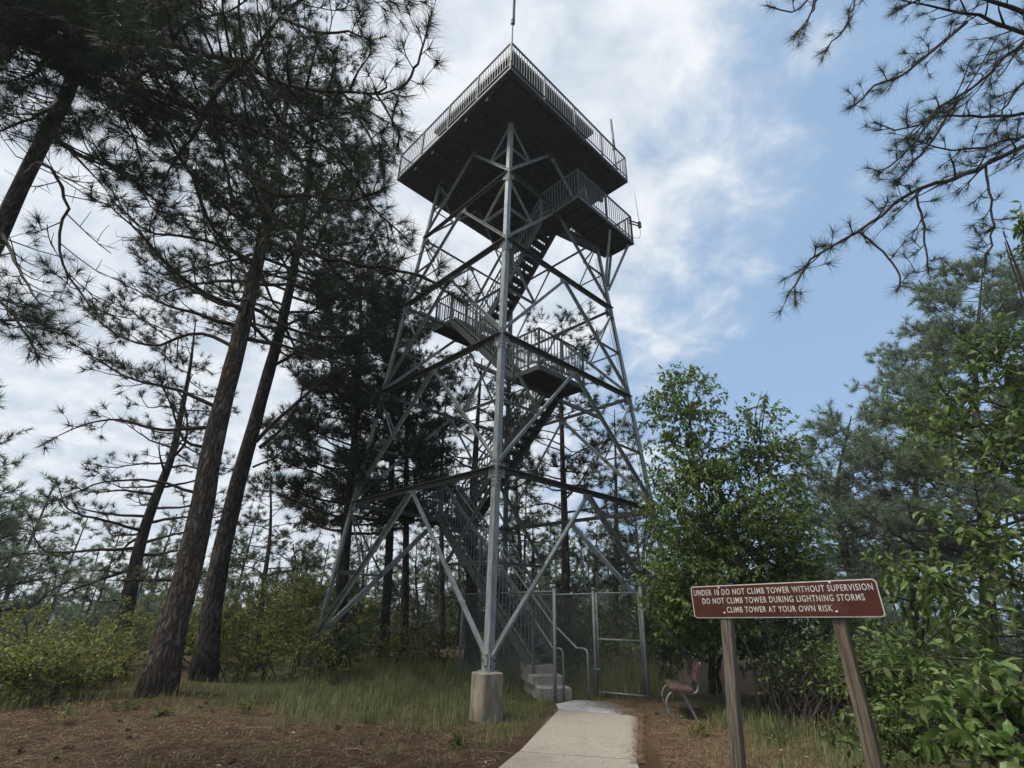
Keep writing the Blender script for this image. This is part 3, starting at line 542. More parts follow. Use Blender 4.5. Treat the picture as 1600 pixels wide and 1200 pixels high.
# ------------------------------------------------------------------ concrete steps, entrance rails, fence, gate
stp = thing('concrete_steps', (0.9, 11.9, 0), 'three grey concrete entrance steps at the foot of the tower stairs', 'steps')
ang = math.atan2(0.11, 0.65)
for k, (xl, xr, y0, y1, z) in enumerate(((0.68, 1.33, 11.42, 12.9, 0.215), (0.55, 1.22, 11.83, 12.95, 0.38), (0.48, 1.08, 12.2, 13.0, Z0))):
    mb = MB(); x = np.array([math.cos(ang), math.sin(ang), 0]); y = np.array([-math.sin(ang), math.cos(ang), 0]); o = np.array([xl, y0, 0]); wd = xr - xl; dp = y1 - y0; zb = -0.15 if k == 0 else (0, 0.216, 0.381)[k]
    r_ = 0.012
    v = [o + x * 0 + ZD * zb, o + x * wd + ZD * zb, o + x * wd + y * dp + ZD * zb, o + y * dp + ZD * zb,
         o + ZD * (z - r_), o + x * wd + ZD * (z - r_), o + x * wd + y * dp + ZD * (z - r_), o + y * dp + ZD * (z - r_),
         o + (x + y) * r_ + ZD * z, o + x * (wd - r_) + y * r_ + ZD * z, o + x * (wd - r_) + y * (dp - r_) + ZD * z, o + x * r_ + y * (dp - r_) + ZD * z]
    mb.add(v, np.array([[0, 3, 2, 1], [0, 1, 5, 4], [1, 2, 6, 5], [2, 3, 7, 6], [3, 0, 4, 7], [4, 5, 9, 8], [5, 6, 10, 9], [6, 7, 11, 10], [7, 4, 8, 11], [8, 9, 10, 11]])); mb.obj('step', M['conc'], stp)
for (bx, by), uu, lab in (((1.15, 11.42), -0.24 * S + 0.07, 'left pipe handrail bending down at the tower entrance'), ((1.66, 11.52), -0.03 * S - 0.07, 'right pipe handrail bending down at the tower entrance')):
    t_ = thing('entrance_handrail', (bx, by, 0), lab, 'handrail', 'pipe handrails at the entrance'); mb = MB()
    e = T(uu, -0.615 * S, Z0 + 0.86); hb = 0.90; p0 = np.array([bx, by, 0]); dv = unit((e - p0) * (1, 1, 0)); q = p0 + ZD * hb
    pts = [p0 - ZD * 0.2, p0 + ZD * (hb - 0.10), p0 + ZD * (hb - 0.03) + dv * 0.03, q + dv * 0.10, q + dv * 0.34, e]
    tube(mb, np.concatenate([pts[:2], smooth_poly(pts[1:4], 8), pts[4:]]), 0.023, 10); mb.obj('pipe', M['fence'], t_, smooth=True)
P0, P1, P2, P3 = [np.array(x) for x in ((-1.2, 15.15, 0), (0.98, 11.33, 0), (1.92, 12.2, 0), (2.86, 11.69, 0))]
Pb = P2 + (P0 - P1) * 0.9
def chain(mb, a, b, z0, z1, pitch=0.075, r=0.0024):
    a = np.asarray(a, float); b = np.asarray(b, float); L = np.linalg.norm(b - a); h = z1 - z0; d = (b - a) / L
    s = 0.0; n = np.cross(d, ZD)
    for sg in (1, -1):
        for x in np.arange(-h, L, pitch):
            x0, x1 = (x, x + h); zA, zB = (z0, z1) if sg > 0 else (z1, z0)
            if x0 < 0: zA = zA + sg * (-x0); x0 = 0
            if x1 > L: zB = zB - sg * (x1 - L); x1 = L
            if x1 - x0 < 0.02: continue
            q0, q1 = a + d * x0 + ZD * zA + n * r * sg, a + d * x1 + ZD * zB + n * r * sg
            dd = unit(q1 - q0); m = np.cross(dd, n); o = np.array([m * r, (-m * 0.5 + n * 0.87) * r, (-m * 0.5 - n * 0.87) * r])
            mb.add(np.concatenate([q0 + o, q1 + o]), np.array([[0, 1, 4, 3], [1, 2, 5, 4], [2, 0, 3, 5]]))
def fence_run(name, posts, label, draw=(True, True), H=2.0):
    t_ = thing(name, posts[0], label, 'fence', 'chain link fence round the stairs')
    for k, p_ in enumerate(posts):
        if not draw[k]: continue
        mb = MB(); tube(mb, [p_ - ZD * 0.3, p_ + ZD * (H + 0.04)], 0.036, 10); tube(mb, [p_ + ZD * (H + 0.03), p_ + ZD * (H + 0.07), p_ + ZD * (H + 0.10)], [0.042, 0.040, 0.012], 10); mb.obj('post', M['fence'], t_, smooth=True)
    a, b = posts; d = unit(b - a); mb = MB(); tube(mb, [a + d * 0.03 + ZD * (H - 0.04), b - d * 0.03 + ZD * (H - 0.04)], 0.021, 8); mb.obj('top_rail', M['fence'], t_, smooth=True)
    mb = MB(); chain(mb, a + d * 0.03, b - d * 0.03, 0.06, H - 0.05); mb.obj('chain_link', M['mesh'], t_, kind='stuff')
    return t_
fence_run('chain_link_fence', (P0, P1), 'chain link fence panel running back left behind the front tower leg')
fence_run('chain_link_fence', (P2, Pb), 'chain link fence panel running back behind the tower stairs', (True, True))
gt = thing('chain_link_gate', P2, 'closed chain link gate with pipe frame right of the tower stairs', 'gate')
d = unit(P3 - P2); ga, gb = P2 + d * 0.07, P3 - d * 0.06
for nm, q0, q1 in (('frame', ga + ZD * 0.08, ga + ZD * 1.98), ('frame', gb + ZD * 0.08, gb + ZD * 1.98), ('rail', ga + ZD * 0.08, gb + ZD * 0.08), ('rail', ga + ZD * 1.98, gb + ZD * 1.98), ('rail', ga + ZD * 1.06, gb + ZD * 1.06)):
    mb = MB(); tube(mb, [q0, q1], 0.021, 8); mb.obj(nm, M['fence'], gt, smooth=True)
mb = MB(); chain(mb, ga, gb, 0.1, 1.97); mb.obj('chain_link', M['mesh'], gt, kind='stuff')
for z in (0.5, 1.62):
    mb = MB(); bar(mb, P2 + ZD * z - d * 0.045, ga + ZD * z + d * 0.03, 0.05, 0.03); mb.obj('hinge', M['fence'], gt)
mb = MB(); bar(mb, gb + ZD * 1.0 - d * 0.03, P3 + ZD * 1.0 + d * 0.05, 0.04, 0.03); mb.obj('latch', M['fence'], gt)
mb = MB(); tube(mb, [P3 - ZD * 0.3, P3 + ZD * 2.14], 0.040, 10); tube(mb, [P3 + ZD * 2.13, P3 + ZD * 2.17, P3 + ZD * 2.2], [0.046, 0.044, 0.012], 10)
tag(mb.obj('gate_post', M['fence'], smooth=True), 'round steel latch post beside the bench', 'post')

# ------------------------------------------------------------------ bench
bo = np.array([2.87, 9.76, 0.0]); bl = unit(np.array([0.21, 1.0, 0])); bf = np.array([-bl[1], bl[0], 0])     # bl along the bench, bf to its front
bt = thing('park_bench', bo, 'old bench with red brown boards and curved pipe legs beside the gate', 'bench')
def bp(f, l, z): return bo + bf * f + bl * l + ZD * z
for l in (0.10, 1.10):
    mb = MB(); a1 = np.linspace(-0.42, 1.0, 14) * np.pi
    pts = [bp(0.05 + 0.24 * math.sin(t + 0.0) * 1.0 if False else -0.02 + 0.20 * math.cos(t - 0.2 * 0) * 1.0, l, 0.20 + 0.21 * math.sin(t)) for t in np.linspace(-1.15, 1.75, 12)]
    pts += [bp(-0.20, l, 0.385), bp(-0.29, l, 0.385), bp(-0.345, l, 0.43), bp(-0.37, l, 0.55), bp(-0.43, l, 0.85)]
    tube(mb, smooth_poly(pts, 40), 0.019, 8); fr = mb.obj('side_frame', M['fence'], bt, smooth=True)
    mb = MB(); bar(mb, bp(-0.10, l, 0.39), bp(-0.30, l, -0.02), 0.028, 0.04); mb.obj('rear_leg', M['fence'], bt)
for k, (f0, z0) in enumerate(((0.05, 0.425), (-0.075, 0.417), (-0.20, 0.414))):
    mb = MB(); plate(mb, bp(f0, -0.02, z0), bp(f0, 1.22, z0), bf, 0.115, ZD, 0.038, -0.057); mb.obj('seat_board', M['seat'], bt)
for k, (f0, z0) in enumerate(((-0.355, 0.56), (-0.387, 0.705))):
    mb = MB(); upv = unit(np.array([0, 0, 1.0]) - bf * 0.2); plate(mb, bp(f0, -0.02, z0), bp(f0, 1.22, z0), upv, 0.135, np.cross(bl, upv), 0.035, 0, -0.05); mb.obj('back_board', M['seat'], bt)

# ------------------------------------------------------------------ warning sign
A_, B_ = np.array([1.935, 5.706, 1.551]), np.array([3.141, 4.577, 1.600])
sx = unit((B_ - A_)); sn = unit(np.cross(sx, ZD)); sz = np.cross(sn, sx) * -1
if sz[2] < 0: sz = -sz
if sn[1] > 0: sn = -sn
SL, SH = float(np.linalg.norm(B_ - A_)), 0.30
sg = thing('warning_sign', (A_ + B_) / 2 * (1, 1, 0), 'long brown red warning sign with white lettering on two weathered timber posts', 'sign')
def rrect(L, H, r, n=6):
    o = []
    for cx, cy, a0 in ((L - r, H - r, 0), (r, H - r, 90), (r, r, 180), (L - r, r, 270)):
        for k in range(n + 1): t = math.radians(a0 + 90 * k / n); o.append((cx + r * math.cos(t), cy + r * math.sin(t)))
    return np.array(o)
def panel(o2, t0, t1, m, name, par):
    n = len(o2); fr_ = np.array([A_ + sx * x + sz * y + sn * t1 for x, y in o2]); bk = np.array([A_ + sx * x + sz * y + sn * t0 for x, y in o2]); c = np.array([A_ + sx * SL / 2 + sz * SH / 2 + sn * t1]); cb_ = np.array([A_ + sx * SL / 2 + sz * SH / 2 + sn * t0])
    mb = MB(); j = np.arange(n); k = (j + 1) % n
    mb.add(np.concatenate([fr_, bk, c, cb_]), np.stack([j, n + j, n + k, k], 1), np.concatenate([np.stack([j, k, np.full(n, 2 * n)], 1), np.stack([n + k, n + j, np.full(n, 2 * n + 1)], 1)])); return mb.obj(name, m, par)
brd = panel(rrect(SL, SH, 0.035), 0.0, 0.006, M['signwhite'], 'sign_panel', sg)
panel(rrect(SL - 0.018, SH - 0.018, 0.028) + 0.009, 0.0062, 0.0085, M['signred'], 'sign_face', brd)
def text_part(s, x0, y, width, size):
    cu = bpy.data.curves.new('lettering', 'FONT'); cu.body = s; cu.size = size; cu.align_x = 'LEFT'; cu.extrude = 0.0012; cu.offset = size * 0.012; cu.space_character = 1.16; cu.resolution_u = 3
    o = bpy.data.objects.new('lettering', cu); COL.objects.link(o); bpy.context.view_layer.update()
    dg = bpy.context.evaluated_depsgraph_get(); me = bpy.data.meshes.new_from_object(o.evaluated_get(dg)); bpy.data.objects.remove(o)
    co = np.empty(len(me.vertices) * 3, np.float32); me.vertices.foreach_get('co', co); co = co.reshape(-1, 3); k = width / (co[:, 0].max() - co[:, 0].min()); x = (co[:, 0] - co[:, 0].min()) * k + x0
    w3 = A_ + np.outer(x, sx) + np.outer(co[:, 1] + y, sz) + np.outer(co[:, 2] + 0.0100, sn); me.vertices.foreach_set('co', w3.astype(np.float32).ravel()); me.update(); me.materials.clear(); me.materials.append(M['signwhite'])
    link('lettering', me, brd)
text_part('UNDER 18 DO NOT CLIMB TOWER WITHOUT SUPERVISION', 0.030, 0.211, SL - 0.065, 0.075)
text_part('DO NOT CLIMB TOWER DURING LIGHTNING STORMS', 0.11, 0.131, SL - 0.225, 0.075)
text_part('CLIMB TOWER AT YOUR OWN RISK', 0.345, 0.049, 0.93, 0.072)
for x, y in ((0.318, 0.045), (1.303, 0.045), (0.300, 0.276), (1.303, 0.281)):
    q = A_ + sx * x + sz * y + sn * 0.0095; mb = MB(); tube(mb, [q, q + sn * 0.006, q + sn * 0.008], [0.011, 0.010, 0.002], 10); mb.obj('bolt', M['signwhite'], brd, smooth=True)
def timber(top, bot, wd, m, lab):
    mb = MB(); a = np.asarray(bot, float); b = np.asarray(top, float); n = 14; d = b - a; fx = sx * (1, 1, 0); fy = sn; rows = []
    for i in range(n + 1):
        c = a + d * i / n; hwd = wd / 2 * (1.06 - 0.1 * i / n); ring = []
        for (qx, qy) in ((-1, -.82), (-.82, -1), (-.3, -1), (-.22, -.90), (-.12, -1), (.35, -1), (.42, -.93), (.5, -1), (.82, -1), (1, -.82), (1, .8), (.8, 1), (-.8, 1), (-1, .8)):
            ring.append(c + fx * hwd * (qx + 0.02 * rng.standard_normal()) - fy * hwd * (-(qy) * -1 + 0.02 * rng.standard_normal()) * 1)
        rows.append(ring)
    v = np.array(rows); k = v.shape[1]; v = v.reshape(-1, 3); i = np.arange(n)[:, None] * k; j = np.arange(k)[None, :]; jj = (j + 1) % k
    mb.add(v, np.stack([i + j, i + jj, i + k + jj, i + k + j], -1).reshape(-1, 4)); mb.add(np.concatenate([v[-k:], [v[-k:].mean(0)]]), np.stack([np.arange(k), (np.arange(k) + 1) % k, np.full(k, k)], 1))
    mb.obj('post', m, sg, label=lab)
q = A_ + sx * 0.33 - sn * 0.065; timber(q + sz * 0.27, np.array([q[0] - 0.14, q[1] + 0.02, -0.3]), 0.105, M['post'], 'grey split timber post')
q = A_ + sx * 1.29 - sn * 0.065; timber(q + sz * 0.27, np.array([q[0] + 0.06, q[1], -0.3]), 0.105, M['post2'], 'brown cracked timber post')

# ------------------------------------------------------------------ vegetation
def rand_dirs(n):
    v = rng.standard_normal((n, 3)); return v / np.linalg.norm(v, axis=1)[:, None]
def needles(mb, pos, dirs, n_per, length, width, spread=(0.2, 1.25), back=0.10, droop=0.0):
    """tufts of long needles radiating from twig ends"""
    pos = np.asarray(pos, float); dirs = np.asarray(dirs, float); Nn = len(pos)
    if not Nn: return
    d = np.repeat(dirs, n_per, 0); p = np.repeat(pos, n_per, 0); m = len(p)
    a = np.cross(d, rand_dirs(m)); a /= np.linalg.norm(a, axis=1)[:, None] + 1e-9
    th = spread[0] + (spread[1] - spread[0]) * rng.random(m)
    nd = d * np.cos(th)[:, None] + a * np.sin(th)[:, None]; nd[:, 2] -= droop * rng.random(m)
    nd /= np.linalg.norm(nd, axis=1)[:, None]
    L = length * (0.7 + 0.45 * rng.random(m)); b0 = p - d * (back * rng.random(m))[:, None]
    sd_ = np.cross(nd, rand_dirs(m)); sd_ /= np.linalg.norm(sd_, axis=1)[:, None] + 1e-9; sd_ *= width / 2
    v = np.stack([b0 - sd_, b0 + sd_, b0 + nd * L[:, None]], 1).reshape(-1, 3)
    mb.add(v, np.arange(m * 3).reshape(-1, 3))
def leaves(mb, pos, dirs, length, width, droop=0.3, fine=False):
    """one folded leaf per point: four triangles, bent along the midrib"""
    m = len(pos); nd = np.asarray(dirs, float).copy(); nd[:, 2] -= droop; nd /= np.linalg.norm(nd, axis=1)[:, None] + 1e-9
    s = np.cross(nd, np.array([0, 0, 1.0]) + 0.55 * rng.standard_normal((m, 3))); s /= np.linalg.norm(s, axis=1)[:, None] + 1e-9
    n = np.cross(s, nd); L = (length * (0.4 + 0.95 * rng.random(m)))[:, None]; Wd = (width * (0.7 + 0.5 * rng.random(m)))[:, None]; p = np.asarray(pos)
    if not fine:
        tip = p + nd * L - n * L * 0.12; mid = p + nd * L * 0.42 + n * L * 0.05; l, r = mid + s * Wd / 2 + n * Wd * 0.12, mid - s * Wd / 2 + n * Wd * 0.12
        v = np.stack([p, l, tip, r, mid], 1).reshape(-1, 3); i = np.arange(m)[:, None] * 5
        mb.add(v, np.concatenate([i + np.array([t]) for t in ([0, 4, 1], [4, 2, 1], [0, 3, 4], [3, 2, 4])])); return
    c0, c1 = p + nd * L * 0.30 + n * L * 0.04, p + nd * L * 0.66 + n * L * 0.02; tip = p + nd * L - n * L * 0.14
    e = n * Wd * 0.10
    v = np.stack([p, c0 + s * Wd * 0.46 + e, c1 + s * Wd * 0.40 + e, tip, c1 - s * Wd * 0.40 + e, c0 - s * Wd * 0.46 + e, c0, c1], 1).reshape(-1, 3); i = np.arange(m)[:, None] * 8
    mb.add(v, np.concatenate([i + np.array([[6, 7, 2, 1]]), i + np.array([[5, 4, 7, 6]])]), np.concatenate([i + np.array([t]) for t in ([0, 6, 1], [7, 3, 2], [0, 5, 6], [4, 3, 7])]))
def spray(bm, tufts, pts, r0, r1, dens=1.0, side_len=0.45, sides=6, start=0.25, step=0.22, up=0.25, twig=0.28, sub=True, tip=True, dead=0.0, ntip=1):
    """a limb with side branches and twigs; tuft positions and directions are collected in tufts"""
    P = smooth_poly(pts, max(6, min(40, int(len(pts) * 3)))); n = len(P)
    seg = np.r_[0, np.cumsum(np.linalg.norm(np.diff(P, axis=0), axis=1))]; L = seg[-1]
    wob = 0.006 * L ** 0.5
    P[1:-1] += wob * rng.standard_normal((n - 2, 3)); tube(bm, P, np.linspace(r0, r1, n), sides, cap=False)
    s = start * L + step * rng.random(); k = 0
    while s < L * 0.985:
        p = np.array([np.interp(s, seg, P[:, c]) for c in range(3)]); i = min(np.searchsorted(seg, s), n - 1); t = unit(P[i] - P[i - 1])
        side = np.cross(t, ZD); 
        if np.linalg.norm(side) < 0.2: side = rand_dirs(1)[0]
        side = unit(side) * (1 if k % 2 else -1); frac = s / L
        l = side_len * L * (1.05 - frac) ** 0.75 * (0.5 + 0.8 * rng.random()); l = min(max(l, twig * 0.8), 1.8 * max(side_len * 2.5, 0.4))
        d = unit(t * (0.75 + 0.4 * rng.random()) + side * (0.7 + 0.4 * rng.random()) + ZD * (0.35 * rng.standard_normal() + up * 0.3))
        q1 = p + d * l * 0.5 + ZD * 0.02 * l * rng.standard_normal(); q2 = p + d * l * 0.9 + ZD * up * l * 0.35 + 0.08 * l * rng.standard_normal(3)
        m = 5; Q = smooth_poly([p, q1, q2], m); rr = max(0.006, r0 * 0.42 * (1 - 0.6 * frac)); tube(bm, Q, np.linspace(rr, 0.005, m), 4, cap=False)
        alive = rng.random() > dead
        if alive: tufts.append((Q[-1], unit(Q[-1] - Q[-2])))
        if sub:
            nt = max(1, int(l / 0.16 * dens))
            for j in range(nt):
                fq = 0.3 + 0.68 * rng.random(); b = np.array([np.interp(fq * (m - 1), np.arange(m), Q[:, c]) for c in range(3)])
                td = unit(unit(Q[-1] - Q[0]) * 0.7 + 0.75 * rand_dirs(1)[0] + ZD * up); tl = twig * (0.5 + 0.8 * rng.random())
                e = b + td * tl + ZD * up * 0.25 * tl; tube(bm, [b, (b + e) / 2 + 0.05 * tl * rand_dirs(1)[0], e], [0.005, 0.004, 0.003], 3, cap=False)
                if alive: tufts.append((e, unit(e - b)))
        s += step * (0.6 + 0.8 * rng.random()) / max(dens, 0.3); k += 1
    if tip:
        t = unit(P[-1] - P[-2]); tufts.append((P[-1], t))
        for _ in range(ntip): tufts.append((P[-1] - t * 0.08, unit(t + 0.6 * rand_dirs(1)[0])))
def needle_obj(tufts, root, m, n_per, length, width, **kw):
    nb_ = MB(); a = np.array([t[0] for t in tufts]); d = np.array([t[1] for t in tufts]); needles(nb_, a, d, n_per, length, width, **kw)
    return nb_.obj('needles', m, root, kind='stuff')
def trunk_at(tp, f):
    s = f * (len(tp) - 1); i = int(min(s, len(tp) - 2)); return tp[i] + (tp[i + 1] - tp[i]) * (s - i)
def pine(root, tp, r0, r1, limbs, needle, m_n, m_b, sides=14, dens=1.0, step=0.3, side_len=0.38, twig=0.3, sub=True, dead_low=0.0, flare=1.35, spray_kw={}):
    """limbs: list of explicit limb polylines (with radius) or dict(n, lo, hi, len(f), up)"""
    tp = smooth_poly(tp, 26); n = len(tp); rr = np.linspace(r0, r1, n); rr[0] *= flare; rr[1] *= 1 + (flare - 1) * 0.4
    tm = MB(); tube(tm, tp, rr, sides, jit=0.12); tm.obj('trunk', m_b, root, smooth=True)
    bm, tufts = MB(), []
    for lb in limbs:
        if isinstance(lb, dict):
            for k in range(lb['n']):
                f = lb['lo'] + (lb['hi'] - lb['lo']) * (k + rng.random()) / lb['n']; p = trunk_at(tp, f)
                az = lb.get('az', 0) + (k * 2.4 + rng.random() * 1.2 if 'arc' not in lb else (rng.random() - 0.5) * lb['arc'])
                L = lb['len'](f) * (0.75 + 0.45 * rng.random()); h = np.array([math.cos(az), math.sin(az), 0]); u = lb.get('up', 0.1) + 0.13 * rng.standard_normal()
                q = [p, p + h * L * 0.4 + ZD * (u * 0.5 * L), p + h * L * 0.75 + ZD * (u * L + 0.02 * L), p + h * L + ZD * (u * L + 0.14 * L)]
                q = [x + 0.05 * L * rng.standard_normal(3) * (i > 0) for i, x in enumerate(q)]
                rb = min(0.35 * np.interp(f, np.linspace(0, 1, n), rr), 0.025 + 0.018 * L)
                spray(bm, tufts, q, rb, 0.008, dens, side_len, 5, 0.28, step, 0.3, twig, sub, dead=dead_low * (1 - f), **spray_kw)
        else:
            pts, rb = lb[0], lb[1]; kw = dict(lb[2]) if len(lb) > 2 else {}
            spray(bm, tufts, pts, rb, kw.pop('r1', 0.008), kw.pop('dens', dens), kw.pop('side_len', side_len), 7, kw.pop('start', 0.15), kw.pop('step', step), kw.pop('up', 0.3), kw.pop('twig', twig), sub, **kw)
    bm.obj('branches', M['twig'], root, smooth=True)
    needle_obj(tufts, root, m_n, **needle)
    return len(tufts)
def px_poly(lst, Y): return [at(u, v, Y) for u, v in lst]
def limb_poly(lst, Y0, Y1): return [at(u, v, Y0 + (Y1 - Y0) * k / (len(lst) - 1)) for k, (u, v) in enumerate(lst)]
NCOUNT = {}
NEAR = dict(n_per=44, length=0.19, width=0.0052, spread=(0.1, 1.5), back=0.07, droop=0.1)
MID = dict(n_per=30, length=0.22, width=0.0125, spread=(0.1, 1.5), back=0.10, droop=0.05)
BACK = dict(n_per=22, length=0.29, width=0.021, spread=(0.1, 1.5), back=0.14)

# A: the big foreground trunk on the left
b0 = ground_pt(243, 1092)
ta = thing('pine_tree', b0, 'thick leaning ponderosa pine with rust streaked bark, front trunk at left', 'tree', 'pines left of the tower')
Ya = b0[1]; tpA = [b0 - ZD * 0.15] + px_poly([(268, 985), (295, 890), (316, 790), (334, 690), (356, 600), (378, 515), (398, 430), (418, 340), (436, 240), (450, 140)], Ya) + [at(456, 60, Ya)]
limbA = [(limb_poly([(322, 668), (250, 672), (180, 655), (120, 668), (75, 690)], Ya, Ya - 0.8), 0.045, dict(start=0.4, step=0.35, dens=0.8)), (limb_poly([(318, 775), (240, 752), (165, 753), (105, 775), (70, 790)], Ya, Ya - 1.2), 0.035, dict(start=0.5, step=0.4, dens=0.7)),
         (limb_poly([(345, 640), (280, 610), (200, 590), (150, 560), (110, 535)], Ya, Ya - 1.0), 0.05, dict(start=0.35)), (limb_poly([(370, 545), (310, 520), (240, 540), (180, 520), (130, 480)], Ya, Ya + 0.8), 0.05, dict(start=0.3)),
         (limb_poly([(385, 480), (330, 470), (270, 430), (220, 380)], Ya, Ya), 0.05, dict(start=0.3)), (limb_poly([(330, 700), (290, 690), (270, 640), (250, 590)], Ya, Ya - 0.5), 0.04, dict(start=0.4, dead=0.4)),
         dict(n=62, lo=0.40, hi=0.99, len=lambda f: 4.4 - 2.4 * f, up=0.02)]
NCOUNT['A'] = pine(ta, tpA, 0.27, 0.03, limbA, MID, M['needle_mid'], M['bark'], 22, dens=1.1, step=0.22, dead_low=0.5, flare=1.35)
b0 = ground_pt(318, 1064)
tb = thing('pine_tree', b0, 'second thick dark pine trunk just right of the front one', 'tree', 'pines left of the tower')
Yb = b0[1]; tpB = [b0 - ZD * 0.15] + px_poly([(330, 960), (345, 870), (368, 770), (390, 690), (412, 610), (436, 525), (455, 440), (472, 350), (484, 250), (492, 150)], Yb)
limbB = [(limb_poly([(400, 690), (450, 640), (500, 600), (550, 560), (600, 545)], Yb, Yb - 0.6), 0.06, dict(start=0.45)), (limb_poly([(405, 700), (440, 670), (470, 620), (475, 560)], Yb, Yb + 0.3), 0.055, dict(start=0.5)),
         (limb_poly([(430, 570), (480, 545), (530, 550), (590, 510)], Yb, Yb - 0.8), 0.05, {}), (limb_poly([(395, 730), (430, 715), (455, 690), (468, 660)], Yb, Yb), 0.03, dict(dead=0.6)),
         dict(n=60, lo=0.46, hi=0.99, len=lambda f: 4.4 - 2.3 * f, up=0.05)]
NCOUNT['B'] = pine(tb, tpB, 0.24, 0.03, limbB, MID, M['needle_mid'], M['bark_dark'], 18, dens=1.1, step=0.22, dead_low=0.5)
b0 = ground_pt(176, 1042)
tcx = thing('pine_tree', b0, 'slim dark pine leaning right behind the big left trunk', 'tree', 'pines left of the tower'); Yc = b0[1]
tpC = [b0 - ZD * 0.3] + px_poly([(192, 980), (206, 910), (222, 840), (246, 770), (268, 715), (282, 650), (296, 580), (306, 500)], Yc)
limbC = [(limb_poly([(215, 890), (185, 895), (160, 890), (125, 895)], Yc, Yc - 0.5), 0.03, dict(dead=1.0, tip=False)), (limb_poly([(205, 930), (170, 940), (130, 935)], Yc, Yc - 0.5), 0.03, dict(dead=1.0, tip=False)),
         (limb_poly([(228, 835), (200, 850), (180, 880), (165, 890)], Yc, Yc), 0.05, dict(dens=1.2)), (limb_poly([(265, 720), (290, 690), (290, 640), (275, 600)], Yc, Yc - 1), 0.05, dict(dead=0.7)),
         dict(n=44, lo=0.22, hi=1.0, len=lambda f: 3.0 - 1.9 * f, up=0.05)]
NCOUNT['C'] = pine(tcx, tpC, 0.21, 0.018, limbC, MID, M['needle_mid'], M['bark_dark'], 14, dens=0.95, step=0.24, dead_low=0.6)
